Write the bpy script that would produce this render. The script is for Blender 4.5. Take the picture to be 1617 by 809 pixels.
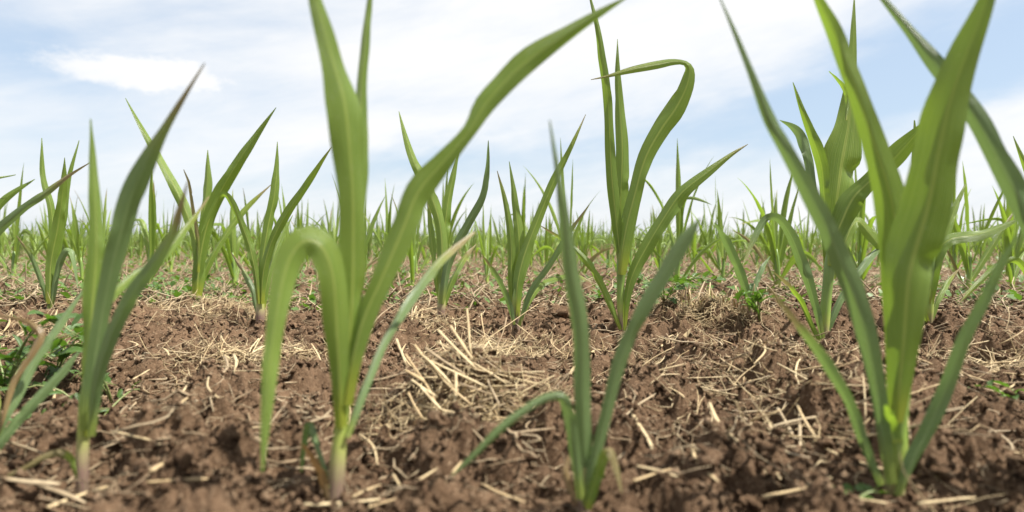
import bpy, math, random
import numpy as np
from mathutils import Vector

random.seed(7)
RNG = np.random.default_rng(11)
scene = bpy.context.scene
for o in list(bpy.data.objects):
    bpy.data.objects.remove(o)
C = scene.collection

# ------------------------------------------------------------------ camera
CAM_H, FPX, PITCH = 0.15, 1078.0, math.radians(1.41)
cam_d = bpy.data.cameras.new('camera')
cam = bpy.data.objects.new('camera', cam_d)
C.objects.link(cam)
cam.location = (0, 0, CAM_H)
cam.rotation_euler = (math.radians(90) - PITCH, 0, 0)
cam_d.sensor_width = 36.0
cam_d.lens = 24.0
cam_d.clip_start = 0.02
cam_d.clip_end = 6000
cam_d.dof.use_dof = True
cam_d.dof.focus_distance = 1.12
cam_d.dof.aperture_fstop = 6.0
scene.camera = cam

# ------------------------------------------------------------------ sky
SUN = Vector((0.46, -0.12, 0.87)).normalized()
world = bpy.data.worlds.new('World')
scene.world = world
world.use_nodes = True
wt = world.node_tree
wt.nodes.clear()


class N:
    """tiny node-graph helper"""
    def __init__(s, t):
        s.t = t

    def new(s, kind, **kw):
        n = s.t.nodes.new(kind)
        for k, v in kw.items():
            setattr(n, k, v)
        return n

    def put(s, sock, v):
        if v is None:
            return
        if hasattr(v, 'is_output'):
            s.t.links.new(v, sock)
        else:
            sock.default_value = v

    def m(s, op, a, b=None, c=None, clamp=False):
        n = s.new('ShaderNodeMath', operation=op)
        n.use_clamp = clamp
        for i, v in enumerate((a, b, c)):
            s.put(n.inputs[i], v)
        return n.outputs[0]

    def mix(s, f, a, b, kind='MIX'):
        n = s.new('ShaderNodeMix', data_type='RGBA', blend_type=kind)
        s.put(n.inputs[0], f)
        s.put(n.inputs[6], a if hasattr(a, 'is_output') or len(a) == 4 else (*a, 1))
        s.put(n.inputs[7], b if hasattr(b, 'is_output') or len(b) == 4 else (*b, 1))
        return n.outputs[2]

    def noise(s, vec, scale, detail=4, rough=.55, dist=0, dim='3D'):
        n = s.new('ShaderNodeTexNoise', noise_dimensions=dim)
        s.put(n.inputs['Vector'], vec)
        n.inputs['Scale'].default_value = scale
        n.inputs['Detail'].default_value = detail
        n.inputs['Roughness'].default_value = rough
        n.inputs['Distortion'].default_value = dist
        return n.outputs[0]

    def ramp(s, v, lo, hi, smooth=True):
        n = s.new('ShaderNodeMapRange')
        n.interpolation_type = 'SMOOTHSTEP' if smooth else 'LINEAR'
        s.put(n.inputs[0], v)
        n.inputs[1].default_value = lo
        n.inputs[2].default_value = hi
        return n.outputs[0]

    def xyz(s, x, y, z):
        n = s.new('ShaderNodeCombineXYZ')
        for i, v in enumerate((x, y, z)):
            s.put(n.inputs[i], v)
        return n.outputs[0]

    def sep(s, v):
        n = s.new('ShaderNodeSeparateXYZ')
        s.put(n.inputs[0], v)
        return n.outputs


w = N(wt)
sky = w.new('ShaderNodeTexSky', sky_type='NISHITA')
sky.sun_disc = False
sky.sun_elevation = math.asin(SUN.z)
sky.sun_rotation = math.atan2(SUN.x, SUN.y)
sky.altitude = 100
sky.air_density = 1.0
sky.dust_density = 1.5
sky.ozone_density = 1.5
tc = w.new('ShaderNodeTexCoord')
dx, dy, dz = w.sep(tc.outputs['Generated'])
az = w.m('ARCTAN2', dx, dy)
el = w.m('ARCSINE', dz)
wv = w.xyz(w.m('MULTIPLY', az, 5.0), w.m('MULTIPLY', el, 11.0), 1.7)
azw = w.m('ADD', az, w.m('MULTIPLY', w.m('SUBTRACT', w.noise(wv, 1.5, 5, .6), .5), .12))
elw = w.m('ADD', el, w.m('MULTIPLY', w.m('SUBTRACT', w.noise(wv, 2.1, 6, .62), .5), .055))


def blob(px, py, la, lb, ang, amp):
    """soft elongated patch of the cloud sheet at an azimuth and elevation of the sky"""
    a0 = math.atan((px - 808.5) / FPX)
    e0 = math.atan((378 - py) / math.hypot(FPX, px - 808.5))
    c_, s_ = math.cos(ang), math.sin(ang)
    da = w.m('SUBTRACT', azw, a0)
    de = w.m('SUBTRACT', elw, e0)
    u = w.m('DIVIDE', w.m('ADD', w.m('MULTIPLY', da, c_), w.m('MULTIPLY', de, s_)), la / FPX)
    v = w.m('DIVIDE', w.m('SUBTRACT', w.m('MULTIPLY', de, c_), w.m('MULTIPLY', da, s_)), lb / FPX)
    r2 = w.m('ADD', w.m('MULTIPLY', u, u), w.m('MULTIPLY', v, v))
    return w.m('MULTIPLY', w.m('EXPONENT', w.m('MULTIPLY', r2, -1.0)), amp)


warp = w.noise(w.xyz(w.m('MULTIPLY', az, 3.0), w.m('MULTIPLY', el, 8.0), 3.1), 1.6, 5, .55)
# streaky cloud sheet: long in azimuth, tilted like the bands in view
tilt = w.m('SUBTRACT', el, w.m('MULTIPLY', az, .22))
n1 = w.noise(w.xyz(w.m('MULTIPLY', az, 2.2), w.m('MULTIPLY', tilt, 9.0), .4), 1.5, 6, .56, .5)
n2 = w.noise(w.xyz(w.m('MULTIPLY', az, 7.0), w.m('MULTIPLY', tilt, 26.0), 7.7), 1.6, 5, .6, .4)
cov = w.m('ADD', w.m('MULTIPLY', w.m('SUBTRACT', n1, .5), 1.1), w.m('MULTIPLY', w.m('SUBTRACT', n2, .5), .45))
cov = w.m('ADD', cov, .66)
BLOBS = [  # px, py, long, short, tilt, amount
    (1260, 190, 330, 62, .20, -.85),
    (1560, 70, 190, 75, .15, -.62),
    (1440, 215, 150, 40, .2, -.35),
    (720, 258, 230, 34, .05, -.55),
    (60, 70, 110, 50, -.1, -.60),
    (90, 190, 200, 50, .05, -.14),
    (330, 30, 120, 25, .05, -.12),
    (470, 170, 150, 45, .1, -.16),
    (150, 300, 420, 60, .0, -.10),
    (980, 60, 420, 85, .2, .40),
    (200, 130, 200, 50, .0, -.10),
    (1120, 260, 170, 34, .2, .42),
    (1560, 200, 170, 45, .15, .55),
    (560, 90, 260, 60, .1, .22),
    (560, 205, 170, 30, .1, .22),
    (820, 345, 900, 24, .0, .10),
]
def puff(px, py, la, lb, amp):
    """small flat-bottomed cumulus"""
    pn = w.noise(w.xyz(w.m('MULTIPLY', az, 9.0), w.m('MULTIPLY', el, 16.0), 5.2), 2.4, 6, .62)
    da = w.m('DIVIDE', w.m('SUBTRACT', az, math.atan((px - 808.5) / FPX)), la / FPX)
    de = w.m('DIVIDE', w.m('SUBTRACT', el, math.atan((378 - py) / math.hypot(FPX, px - 808.5))), lb / FPX)
    r2 = w.m('ADD', w.m('MULTIPLY', da, da), w.m('MULTIPLY', de, de))
    v = w.m('ADD', w.m('EXPONENT', w.m('MULTIPLY', r2, -1.0)), w.m('MULTIPLY', w.m('SUBTRACT', pn, .5), 1.15))
    return w.m('MULTIPLY', w.ramp(v, .30, .75), amp)


cov = w.m('ADD', cov, puff(208, 115, 128, 25, .62))
cov = w.m('ADD', cov, puff(560, 92, 40, 16, .3))
for b in BLOBS:
    cov = w.m('ADD', cov, blob(*b))
cov = w.m('ADD', cov, w.m('MULTIPLY', w.m('SUBTRACT', warp, .5), .35))
cl = w.ramp(cov, -.15, 1.15)
CLOUD = (4.7, 4.72, 4.75)
haze_col = w.mix(.70, w.mix(1.0, sky.outputs[0], (1.0, 1.0, 1.0), 'MULTIPLY'), (2.65, 3.2, 3.85))
skycol = w.mix(cl, haze_col, CLOUD)
bg = w.new('ShaderNodeBackground')
wt.links.new(skycol, bg.inputs[0])
bg.inputs[1].default_value = 0.1
wo = w.new('ShaderNodeOutputWorld')
wt.links.new(bg.outputs[0], wo.inputs[0])

# ------------------------------------------------------------------ sun, exposure
sun_d = bpy.data.lights.new('sun', 'SUN')
sun_d.energy = 5.0
sun_d.angle = math.radians(0.6)
sun_d.color = (1.0, .955, .88)
sun = bpy.data.objects.new('sun', sun_d)
C.objects.link(sun)
sun.rotation_euler = (-SUN).to_track_quat('-Z', 'Y').to_euler()
vs = scene.view_settings
vs.view_transform = 'Standard'
vs.look = 'None'
vs.exposure = 1.12
vs.gamma = 1.0
vs.use_curve_mapping = False
scene.cycles.use_denoising = True
scene.cycles.max_bounces = 8
scene.cycles.transparent_max_bounces = 8
scene.cycles.sample_clamp_indirect = 6


# ------------------------------------------------------------------ helpers
def build_mesh(name, verts, faces, lf=None, tip=None, smooth=True):
    """verts (n,3); faces (m,3|4) int array or list of such arrays; lf (n,3) point attribute"""
    verts = np.asarray(verts, dtype=np.float32)
    if not isinstance(faces, list):
        faces = [faces]
    faces = [np.asarray(f, dtype=np.int32) for f in faces if len(f)]
    me = bpy.data.meshes.new(name)
    me.vertices.add(len(verts))
    me.vertices.foreach_set('co', verts.ravel())
    loops = np.concatenate([f.ravel() for f in faces])
    tot = np.concatenate([np.full(len(f), f.shape[1], np.int32) for f in faces])
    start = np.concatenate([[0], np.cumsum(tot)[:-1]]).astype(np.int32)
    me.loops.add(len(loops))
    me.loops.foreach_set('vertex_index', loops)
    me.polygons.add(len(tot))
    me.polygons.foreach_set('loop_start', start)
    me.polygons.foreach_set('loop_total', tot)
    if smooth:
        me.polygons.foreach_set('use_smooth', np.ones(len(tot), dtype=bool))
    if lf is not None:
        a = me.attributes.new('lf', 'FLOAT_VECTOR', 'POINT')
        a.data.foreach_set('vector', np.asarray(lf, np.float32).ravel())
    if tip is not None:
        a = me.attributes.new('tip', 'FLOAT', 'POINT')
        a.data.foreach_set('value', np.broadcast_to(np.asarray(tip, np.float32), (len(verts),)).copy())
    me.update(calc_edges=True)
    me.validate()
    return me


def obj(name, me, mat=None, parent=None, loc=(0, 0, 0)):
    o = bpy.data.objects.new(name, me)
    C.objects.link(o)
    if mat is not None and not me.materials:
        me.materials.append(mat)
    o.location = loc
    if parent is not None:
        o.parent = parent
    return o


def empty(name, loc, label=None, cat=None, group=None):
    o = bpy.data.objects.new(name, None)
    C.objects.link(o)
    o.empty_display_size = .02
    o.location = loc
    tag(o, label, cat, group)
    return o


def tag(o, label=None, cat=None, group=None, kind=None):
    for k, v in (('label', label), ('category', cat), ('group', group), ('kind', kind)):
        if v:
            o[k] = v
    return o


FWD = Vector((0, math.cos(PITCH), -math.sin(PITCH)))
UP = Vector((0, math.sin(PITCH), math.cos(PITCH)))
EYE = np.array((0, 0, CAM_H))


def ray(px, py):
    d = FWD + Vector((1, 0, 0)) * ((px - 808.5) / FPX) + UP * ((404.5 - py) / FPX)
    return np.array(d)


def at(px, py, Y):
    d = ray(px, py)
    return EYE + d * (Y / d[1])


# ------------------------------------------------------------------ noise for the soil
def h2(ix, iy, seed):
    n = (ix.astype(np.int64) * 374761393 + iy.astype(np.int64) * 668265263 + seed * 974711) & 0xffffffff
    n = ((n ^ (n >> 13)) * 1274126177) & 0xffffffff
    n = ((n ^ (n >> 16)) * 2246822519) & 0xffffffff
    return ((n ^ (n >> 15)) & 0xffffff) / float(0x1000000)


def vnoise(x, y, s, seed):
    x = x / s
    y = y / s
    ix, iy = np.floor(x), np.floor(y)
    fx, fy = x - ix, y - iy
    fx = fx * fx * (3 - 2 * fx)
    fy = fy * fy * (3 - 2 * fy)
    a = h2(ix, iy, seed) * (1 - fx) + h2(ix + 1, iy, seed) * fx
    b = h2(ix, iy + 1, seed) * (1 - fx) + h2(ix + 1, iy + 1, seed) * fx
    return a * (1 - fy) + b * fy


def lumps(x, y, s, seed):
    ix, iy = np.floor(x / s), np.floor(y / s)
    h = np.zeros_like(x)
    for ox in (-1, 0, 1):
        for oy in (-1, 0, 1):
            jx, jy = ix + ox, iy + oy
            cx = (jx + h2(jx, jy, seed)) * s
            cy = (jy + h2(jx, jy, seed + 1)) * s
            r = s * (.32 + .48 * h2(jx, jy, seed + 2))
            k = .45 + .75 * h2(jx, jy, seed + 3)
            d2 = (x - cx) ** 2 + (y - cy) ** 2
            h = np.maximum(h, np.sqrt(np.maximum(r * r - d2, 0)) * k)
    return h


MOUNDS = [  # x, y, rx, ry, height
    (-.035, .600, .085, .055, .046),
    (.400, .640, .10, .07, .026),
    (.335, 1.270, .13, .09, .034),
    (-.03, 1.16, .10, .08, .016),
    (.16, .340, .06, .018, .005),
    (-.23, .325, .09, .02, .006),
    (-.42, 1.25, .20, .10, .014),
    (-.22, .70, .10, .08, .012),
    (.10, .80, .20, .05, .010),
]


def soil_base(x, y):
    h = .016 * (vnoise(x, y, .33, 5) - .5) + .012 * (vnoise(x, y, .13, 6) - .5)
    for mx, my, rx, ry, a in MOUNDS:
        h = h + a * np.exp(-(((x - mx) / rx) ** 2 + ((y - my) / ry) ** 2))
    return h


def soil(x, y, cell=None):
    x = np.asarray(x, float)
    y = np.asarray(y, float)
    wx = x + .012 * (vnoise(x, y, .02, 21) - .5) + .006 * (vnoise(x, y, .009, 25) - .5)
    wy = y + .012 * (vnoise(x, y, .02, 22) - .5) + .006 * (vnoise(x, y, .009, 26) - .5)
    cl_ = np.full_like(x, .0015) if cell is None else cell
    h = soil_base(x, y)
    rough = .45 + .9 * vnoise(x, y, .22, 31)
    for s, a, sd in ((.082, .46, 40), (.038, .74, 50), (.018, .92, 60), (.0088, .85, 70), (.0045, .75, 80)):
        wgt = np.clip(s / (2.2 * cl_), 0, 1)
        h = h + a * wgt * lumps(wx, wy, s, sd) * (rough if s > .02 else (.6 + .4 * rough))
    h = h + .0022 * (vnoise(wx, wy, .004, 90) - .5) * np.clip(.004 / cl_, 0, 1)
    h = h + .010 * np.abs(2 * vnoise(wx, wy, .030, 95) - 1) * np.clip(.03 / cl_ / 3, 0, 1) + .005 * np.abs(2 * vnoise(wx, wy, .013, 96) - 1) * np.clip(.013 / cl_ / 3, 0, 1)
    # earth trodden and washed level where the nearest seedlings come up
    base = soil_base(x, y)
    lvl = np.zeros_like(x)
    for fx, fy in ((-.100, .365), (-.252, .375), (.040, .350), (.222, .372)):
        lvl = np.maximum(lvl, np.exp(-(((x - fx) / .045) ** 2 + ((y - fy) / .050) ** 2) ** 2))
    return base + (h - base - SOIL_MEAN) * (1 - .72 * lvl) - .004 * lvl


_gx, _gy = np.meshgrid(np.linspace(-.4, .4, 160), np.linspace(.4, 1.4, 200))
SOIL_MEAN = 0.0
SOIL_MEAN = float((soil(_gx.ravel(), _gy.ravel()) - soil_base(_gx.ravel(), _gy.ravel())).mean()) + .007


def soil1(x, y):
    return float(soil(np.array([x]), np.array([y]))[0])


def ground_hit(px, py, lift=0.0):
    """where the sight line through a photo pixel meets the mean soil surface"""
    d = ray(px, py)
    Y = .15 * FPX / max(py - 378, 6)
    for _ in range(12):
        p = EYE + d * (Y / d[1])
        z = float(soil_base(np.array([p[0]]), np.array([p[1]]))[0]) - .004 + lift
        Yn = (CAM_H - z) / (-d[2] / d[1])
        Y = .5 * Y + .5 * Yn
    return EYE + d * (Y / d[1])


# ------------------------------------------------------------------ materials
def new_mat(name):
    m = bpy.data.materials.new(name)
    m.use_nodes = True
    m.node_tree.nodes.clear()
    g = N(m.node_tree)
    out = g.new('ShaderNodeOutputMaterial')
    return m, g, out


def attr(g, name):
    a = g.new('ShaderNodeAttribute')
    a.attribute_name = name
    return a


def leaf_material(name, c1, c2, rib, tr, base_col, tip_col=(.28, .23, .10), trans=.36, far=False):
    m, g, out = new_mat(name)
    A = attr(g, 'lf')
    u, v, rnd = g.sep(A.outputs['Vector'])
    tipv = attr(g, 'tip').outputs['Fac']
    oi = g.new('ShaderNodeObjectInfo').outputs['Random']
    r = g.m('FRACT', g.m('ADD', rnd, g.m('MULTIPLY', oi, .73)))
    col = g.mix(r, c1, c2)
    tcn = g.new('ShaderNodeTexCoord').outputs['Object']
    if not far:
        streak = g.noise(g.xyz(g.m('MULTIPLY', u, 11.0), g.m('MULTIPLY', v, 1.3), g.m('MULTIPLY', r, 9)), 2.2, 5, .72)
        patch = g.noise(tcn, 38, 4, .6)
        col = g.mix(g.m('MULTIPLY', g.ramp(streak, .38, .70), .40), col, rib)
        col = g.mix(g.m('MULTIPLY', g.ramp(patch, .45, .75), .30), col, c2)
        # pale midrib
        au = g.m('ABSOLUTE', u)
        ribf = g.m('SUBTRACT', 1.0, g.ramp(au, .03, .13))
        ribf = g.m('MULTIPLY', ribf, g.m('SUBTRACT', .9, g.m('MULTIPLY', v, .7)))
        col = g.mix(ribf, col, rib)
        # dusty specks
        sp = g.noise(tcn, 520, 2, .5)
        col = g.mix(g.m('MULTIPLY', g.ramp(sp, .66, .74), .35), col, (.38, .40, .26))
    # yellow-green base
    col = g.mix(g.m('MULTIPLY', g.m('SUBTRACT', 1.0, g.ramp(v, 0.02, .12)), .75), col, base_col)
    # dying tip
    if not far:
        tn = g.m('ADD', v, g.m('MULTIPLY', g.m('SUBTRACT', g.noise(tcn, 60, 3, .6), .5), .12))
    else:
        tn = v
    tf = g.ramp(g.m('SUBTRACT', tn, tipv), -.05, .05)
    yf = g.ramp(g.m('SUBTRACT', tn, tipv), -.20, .02)
    col = g.mix(g.m('MULTIPLY', yf, .6), col, (.30, .30, .05))
    col = g.mix(tf, col, tip_col)
    p = g.new('ShaderNodeBsdfPrincipled')
    g.put(p.inputs['Base Color'], col)
    p.inputs['Roughness'].default_value = .36
    p.inputs['Specular IOR Level'].default_value = .55
    t = g.new('ShaderNodeBsdfTranslucent')
    g.put(t.inputs[0], g.mix(.55, g.mix(1.0, col, tr, 'MULTIPLY'), g.mix(tf, tr, tip_col)))
    if not far:
        b = g.new('ShaderNodeBump')
        b.inputs['Strength'].default_value = .5
        b.inputs['Distance'].default_value = .0010
        vein = g.m('SINE', g.m('MULTIPLY', u, 58.0))
        hgt = g.m('ADD', g.m('MULTIPLY', vein, .35), g.m('ADD', g.m('MULTIPLY', streak, 1.2), g.m('MULTIPLY', patch, 1.5)))
        g.put(b.inputs['Height'], hgt)
        g.put(p.inputs['Normal'], b.outputs[0])
    mx = g.new('ShaderNodeMixShader')
    mx.inputs[0].default_value = trans
    g.t.links.new(p.outputs[0], mx.inputs[1])
    g.t.links.new(t.outputs[0], mx.inputs[2])
    g.t.links.new(mx.outputs[0], out.inputs[0])
    return m


LEAF = leaf_material('maize_leaf', (.088, .158, .020), (.155, .240, .040), (.40, .44, .12), (.42, .62, .06), (.34, .36, .04), trans=.38)
LEAF_BLUE = leaf_material('maize_leaf_bluish', (.105, .170, .058), (.155, .230, .088), (.26, .33, .15), (.33, .50, .12), (.28, .33, .06), trans=.28)
LEAF_FAR = leaf_material('maize_leaf_far', (.100, .165, .028), (.180, .245, .055), (.30, .38, .13), (.42, .60, .14), (.26, .29, .10), far=True)
DRY_LEAF = leaf_material('dry_leaf', (.20, .125, .045), (.31, .215, .09), (.34, .25, .13), (.32, .19, .07), (.08, .04, .025), trans=.25)
WEED = leaf_material('weed_leaf', (.040, .095, .014), (.085, .165, .026), (.12, .19, .05), (.20, .40, .03), (.12, .20, .05), trans=.32)


def stalk_material():
    m, g, out = new_mat('maize_stalk')
    u, v, rnd = g.sep(attr(g, 'lf').outputs['Vector'])
    tcn = g.new('ShaderNodeTexCoord').outputs['Object']
    n = g.noise(tcn, 90, 4, .6)
    vv = g.m('ADD', v, g.m('MULTIPLY', g.m('SUBTRACT', n, .5), .10))
    cr = g.new('ShaderNodeValToRGB')
    e = cr.color_ramp.elements
    e[0].position = 0.0
    e[0].color = (.14, .085, .075, 1)
    e[1].position = 1.0
    e[1].color = (.13, .22, .045, 1)
    for pos, col in ((.14, (.19, .11, .10)), (.26, (.27, .22, .12)), (.42, (.31, .36, .08)), (.62, (.20, .30, .05))):
        k = e.new(pos)
        k.color = (*col, 1)
    g.put(cr.inputs[0], vv)
    st = g.noise(g.xyz(g.m('MULTIPLY', u, 12), g.m('MULTIPLY', v, 1.5), rnd), 2, 3, .6)
    col = g.mix(g.m('MULTIPLY', g.ramp(st, .4, .7), .35), cr.outputs[0], (.30, .33, .12))
    p = g.new('ShaderNodeBsdfPrincipled')
    g.put(p.inputs['Base Color'], col)
    p.inputs['Roughness'].default_value = .42
    p.inputs['Subsurface Weight'].default_value = .0
    b = g.new('ShaderNodeBump')
    b.inputs['Strength'].default_value = .3
    b.inputs['Distance'].default_value = .0006
    g.put(b.inputs['Height'], st)
    g.put(p.inputs['Normal'], b.outputs[0])
    g.t.links.new(p.outputs[0], out.inputs[0])
    return m


STALK = stalk_material()


def soil_material():
    m, g, out = new_mat('soil')
    pos = g.new('ShaderNodeNewGeometry').outputs['Position']
    big = g.noise(pos, 5, 4, .6)
    mid = g.noise(pos, 42, 5, .6)
    fine = g.noise(pos, 330, 5, .65)
    col = g.mix(g.ramp(big, .3, .7), (.074, .044, .025), (.122, .075, .043))
    col = g.mix(g.ramp(mid, .35, .7), col, (.165, .104, .062))
    col = g.mix(g.m('MULTIPLY', g.ramp(fine, .52, .74), .75), col, (.33, .235, .15))
    col = g.mix(g.m('MULTIPLY', g.ramp(fine, .45, .22), .5), col, (.065, .036, .021))
    crumb = g.sep(attr(g, 'lf').outputs['Vector'])[2]
    col = g.mix(g.m('MULTIPLY', g.ramp(crumb, .55, 1.0), .70), col, (.31, .215, .135))
    col = g.mix(g.m('MULTIPLY', g.m('MULTIPLY', g.ramp(crumb, .30, .12), g.ramp(crumb, .0, .02)), .5), col, (.08, .046, .027))
    p = g.new('ShaderNodeBsdfPrincipled')
    g.put(p.inputs['Base Color'], col)
    p.inputs['Roughness'].default_value = .95
    p.inputs['Specular IOR Level'].default_value = .12
    b = g.new('ShaderNodeBump')
    b.inputs['Strength'].default_value = .9
    b.inputs['Distance'].default_value = .004
    g.put(b.inputs['Height'], g.m('ADD', g.m('MULTIPLY', g.noise(pos, 140, 6, .7), 1.3), g.m('ADD', fine, g.m('MULTIPLY', g.noise(pos, 900, 3, .6), .4))))
    g.put(p.inputs['Normal'], b.outputs[0])
    g.t.links.new(p.outputs[0], out.inputs[0])
    return m


SOIL = soil_material()


def straw_material(name, c1, c2, c3):
    m, g, out = new_mat(name)
    u, v, rnd = g.sep(attr(g, 'lf').outputs['Vector'])
    oi = g.new('ShaderNodeObjectInfo').outputs['Random']
    pos = g.new('ShaderNodeNewGeometry').outputs['Position']
    r = g.m('FRACT', g.m('ADD', rnd, oi))
    col = g.mix(r, c1, c2)
    col = g.mix(g.m('MULTIPLY', g.ramp(g.noise(pos, 160, 4, .6), .42, .75), .55), col, c3)
    fib = g.noise(g.xyz(g.m('MULTIPLY', u, 7), g.m('MULTIPLY', v, 2.0), g.m('MULTIPLY', r, 30)), 2.0, 4, .6)
    col = g.mix(g.m('MULTIPLY', g.ramp(fib, .55, .75), .35), col, (.52, .43, .28))
    p = g.new('ShaderNodeBsdfPrincipled')
    g.put(p.inputs['Base Color'], col)
    p.inputs['Roughness'].default_value = .6
    p.inputs['Specular IOR Level'].default_value = .3
    b = g.new('ShaderNodeBump')
    b.inputs['Strength'].default_value = .4
    b.inputs['Distance'].default_value = .0006
    g.put(b.inputs['Height'], fib)
    g.put(p.inputs['Normal'], b.outputs[0])
    g.t.links.new(p.outputs[0], out.inputs[0])
    return m


STRAW = straw_material('dry_straw', (.36, .26, .135), (.52, .42, .25), (.22, .15, .08))
STRAW_GREY = straw_material('weathered_straw', (.23, .165, .095), (.36, .285, .18), (.14, .095, .055))

# ------------------------------------------------------------------ soil sheet
def make_soil():
    rings = [0.06, .10, .14, .18, .21, .24]
    r = .25
    for lim, ratio in ((.8, 1.0052), (1.6, 1.0032), (3.2, 1.0065), (14, 1.016), (4000, 1.16)):
        while r < lim:
            rings.append(r)
            r *= ratio
    rings = np.array(rings)
    front = np.radians(np.linspace(-56, 56, 600))
    back = np.radians(np.linspace(56, 304, 42))[1:-1]
    ang = np.concatenate([front, back])
    na, nr = len(ang), len(rings)
    R, A = np.meshgrid(rings, ang, indexing='ij')
    X, Y = R * np.sin(A), R * np.cos(A)
    cell = R * .0026
    cell = np.maximum(cell, np.gradient(rings)[:, None] * .6 * np.ones_like(R))
    Z = np.zeros_like(X)
    near = R < 16
    Z[near] = soil(X[near], Y[near], cell[near])
    Z[~near] = -.010
    verts = np.stack([X, Y, Z], -1).reshape(-1, 3)
    idx = np.arange(nr * na).reshape(nr, na)
    nxt = np.roll(idx, -1, axis=1)
    q = np.stack([idx[:-1], idx[1:], nxt[1:], nxt[:-1]], -1).reshape(-1, 4)
    verts = np.vstack([verts, [[0, 0, soil1(0, 0)]]])
    tri = np.stack([np.full(na, len(verts) - 1), idx[0], nxt[0]], -1)
    me = build_mesh('soil', verts, [q[:, ::-1], tri[:, ::-1]])
    o = obj('soil', me, SOIL)
    return tag(o, 'brown crumbly tilled soil of the field', None, None, 'structure')


SOIL_O = make_soil()


# clods: single lumps of earth lying on the sheet, parts of the soil
def clod_mesh(seed, sub):
    import bmesh
    bm = bmesh.new()
    bmesh.ops.create_icosphere(bm, subdivisions=sub, radius=1)
    v = np.array([x.co[:] for x in bm.verts])
    f = np.array([[x.index for x in p.verts] for p in bm.faces])
    bm.free()
    rg = np.random.default_rng(seed)
    d = np.zeros(len(v))
    for _ in range(9):
        ax = rg.normal(size=3)
        ax /= np.linalg.norm(ax)
        d += rg.uniform(.04, .17) * np.sin(rg.uniform(1.5, 6) * v @ ax + rg.uniform(0, 6))
    if sub > 2:
        for _ in range(26):
            ax = rg.normal(size=3)
            ax /= np.linalg.norm(ax)
            d += rg.uniform(.012, .035) * np.sin(rg.uniform(9, 24) * v @ ax + rg.uniform(0, 6))
    for _ in range(10):
        ax = rg.normal(size=3)
        ax /= np.linalg.norm(ax)
        d -= np.maximum(v @ ax - rg.uniform(.35, .75), 0) * .95
    v = v * (1 + d)[:, None] * rg.uniform(.7, 1.15, 3)
    return v, f


def scatter_xy(n, ymin, ymax, pw=1.0):
    """points inside the field of view, denser near the camera"""
    t = RNG.random(n)
    y = ymin * (ymax / ymin) ** t if pw == 1 else ymin + (ymax - ymin) * t ** pw
    x = RNG.uniform(-1, 1, n) * (y * .82 + .10)
    return x, y


clod_protos = [build_mesh('soil_clod', *clod_mesh(s, 3), smooth=True) for s in range(12)]
for me in clod_protos:
    me.materials.append(SOIL)
cx, cy = scatter_xy(300, .36, 1.9)
cs = .0055 + .0100 * RNG.random(300) ** 2.0
for i in range(300):
    o = obj('soil_clod', clod_protos[i % 12], None, SOIL_O)
    s = cs[i] * (1.0 + .25 * cy[i])
    o.scale = (s, s, s * random.uniform(.6, .9))
    o.rotation_euler = (random.uniform(-.5, .5), random.uniform(-.5, .5), random.uniform(0, 6.3))
    o.location = (cx[i], cy[i], soil1(cx[i], cy[i]) + s * .05)


def make_crumbs():
    P = [clod_mesh(100 + s, 1) for s in range(8)]
    n = 52000
    x, y = scatter_xy(n, .34, 1.9)
    z = soil(x, y)
    s = (.0010 + .0052 * RNG.random(n) ** 3.2) * (.70 + .55 * y)
    V, F, LF, off = [], [], [], 0
    for k, (pv, pf) in enumerate(P):
        sel = np.arange(n) % len(P) == k
        m = sel.sum()
        a = RNG.uniform(0, 6.283, m)
        c_, s_ = np.cos(a)[:, None], np.sin(a)[:, None]
        vx = pv[None, :, 0] * c_ - pv[None, :, 1] * s_
        vy = pv[None, :, 0] * s_ + pv[None, :, 1] * c_
        vz = np.broadcast_to(pv[None, :, 2], vx.shape)
        vv = np.stack([vx, vy, vz], -1) * s[sel][:, None, None]
        vv += np.stack([x[sel], y[sel], z[sel] + s[sel] * .45], -1)[:, None, :]
        V.append(vv.reshape(-1, 3))
        LF.append(np.repeat(RNG.random(m), len(pv)))
        F.append((pf[None] + (np.arange(m) * len(pv))[:, None, None] + off).reshape(-1, 3))
        off += m * len(pv)
    o = obj('soil_crumbs', build_mesh('soil_crumbs', np.vstack(V), np.vstack(F), np.stack([np.zeros(off), np.zeros(off), np.concatenate(LF)], -1)), SOIL, SOIL_O)
    tag(o, None, None, None, 'stuff')


make_crumbs()


# ------------------------------------------------------------------ ribbons (leaf blades) and tubes
def catmull(P, n):
    P = np.asarray(P, float)
    d = np.linalg.norm(np.diff(P[:, :3], axis=0), axis=1)
    t = np.concatenate([[0], np.cumsum(np.sqrt(d + 1e-9))])
    t /= t[-1]
    m = np.zeros_like(P)
    m[1:-1] = (P[2:] - P[:-2]) / (t[2:] - t[:-2])[:, None]
    m[0] = (P[1] - P[0]) / (t[1] - t[0])
    m[-1] = (P[-1] - P[-2]) / (t[-1] - t[-2])
    s = np.linspace(0, 1, n)
    k = np.clip(np.searchsorted(t, s, side='right') - 1, 0, len(P) - 2)
    h = (t[k + 1] - t[k])[:, None]
    u = ((s - t[k]) / (t[k + 1] - t[k]))[:, None]
    return ((2 * u ** 3 - 3 * u ** 2 + 1) * P[k] + (u ** 3 - 2 * u ** 2 + u) * h * m[k]
            + (-2 * u ** 3 + 3 * u ** 2) * P[k + 1] + (u ** 3 - u ** 2) * h * m[k + 1])


def nrm(a):
    return a / (np.linalg.norm(a, axis=-1, keepdims=True) + 1e-12)


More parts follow.
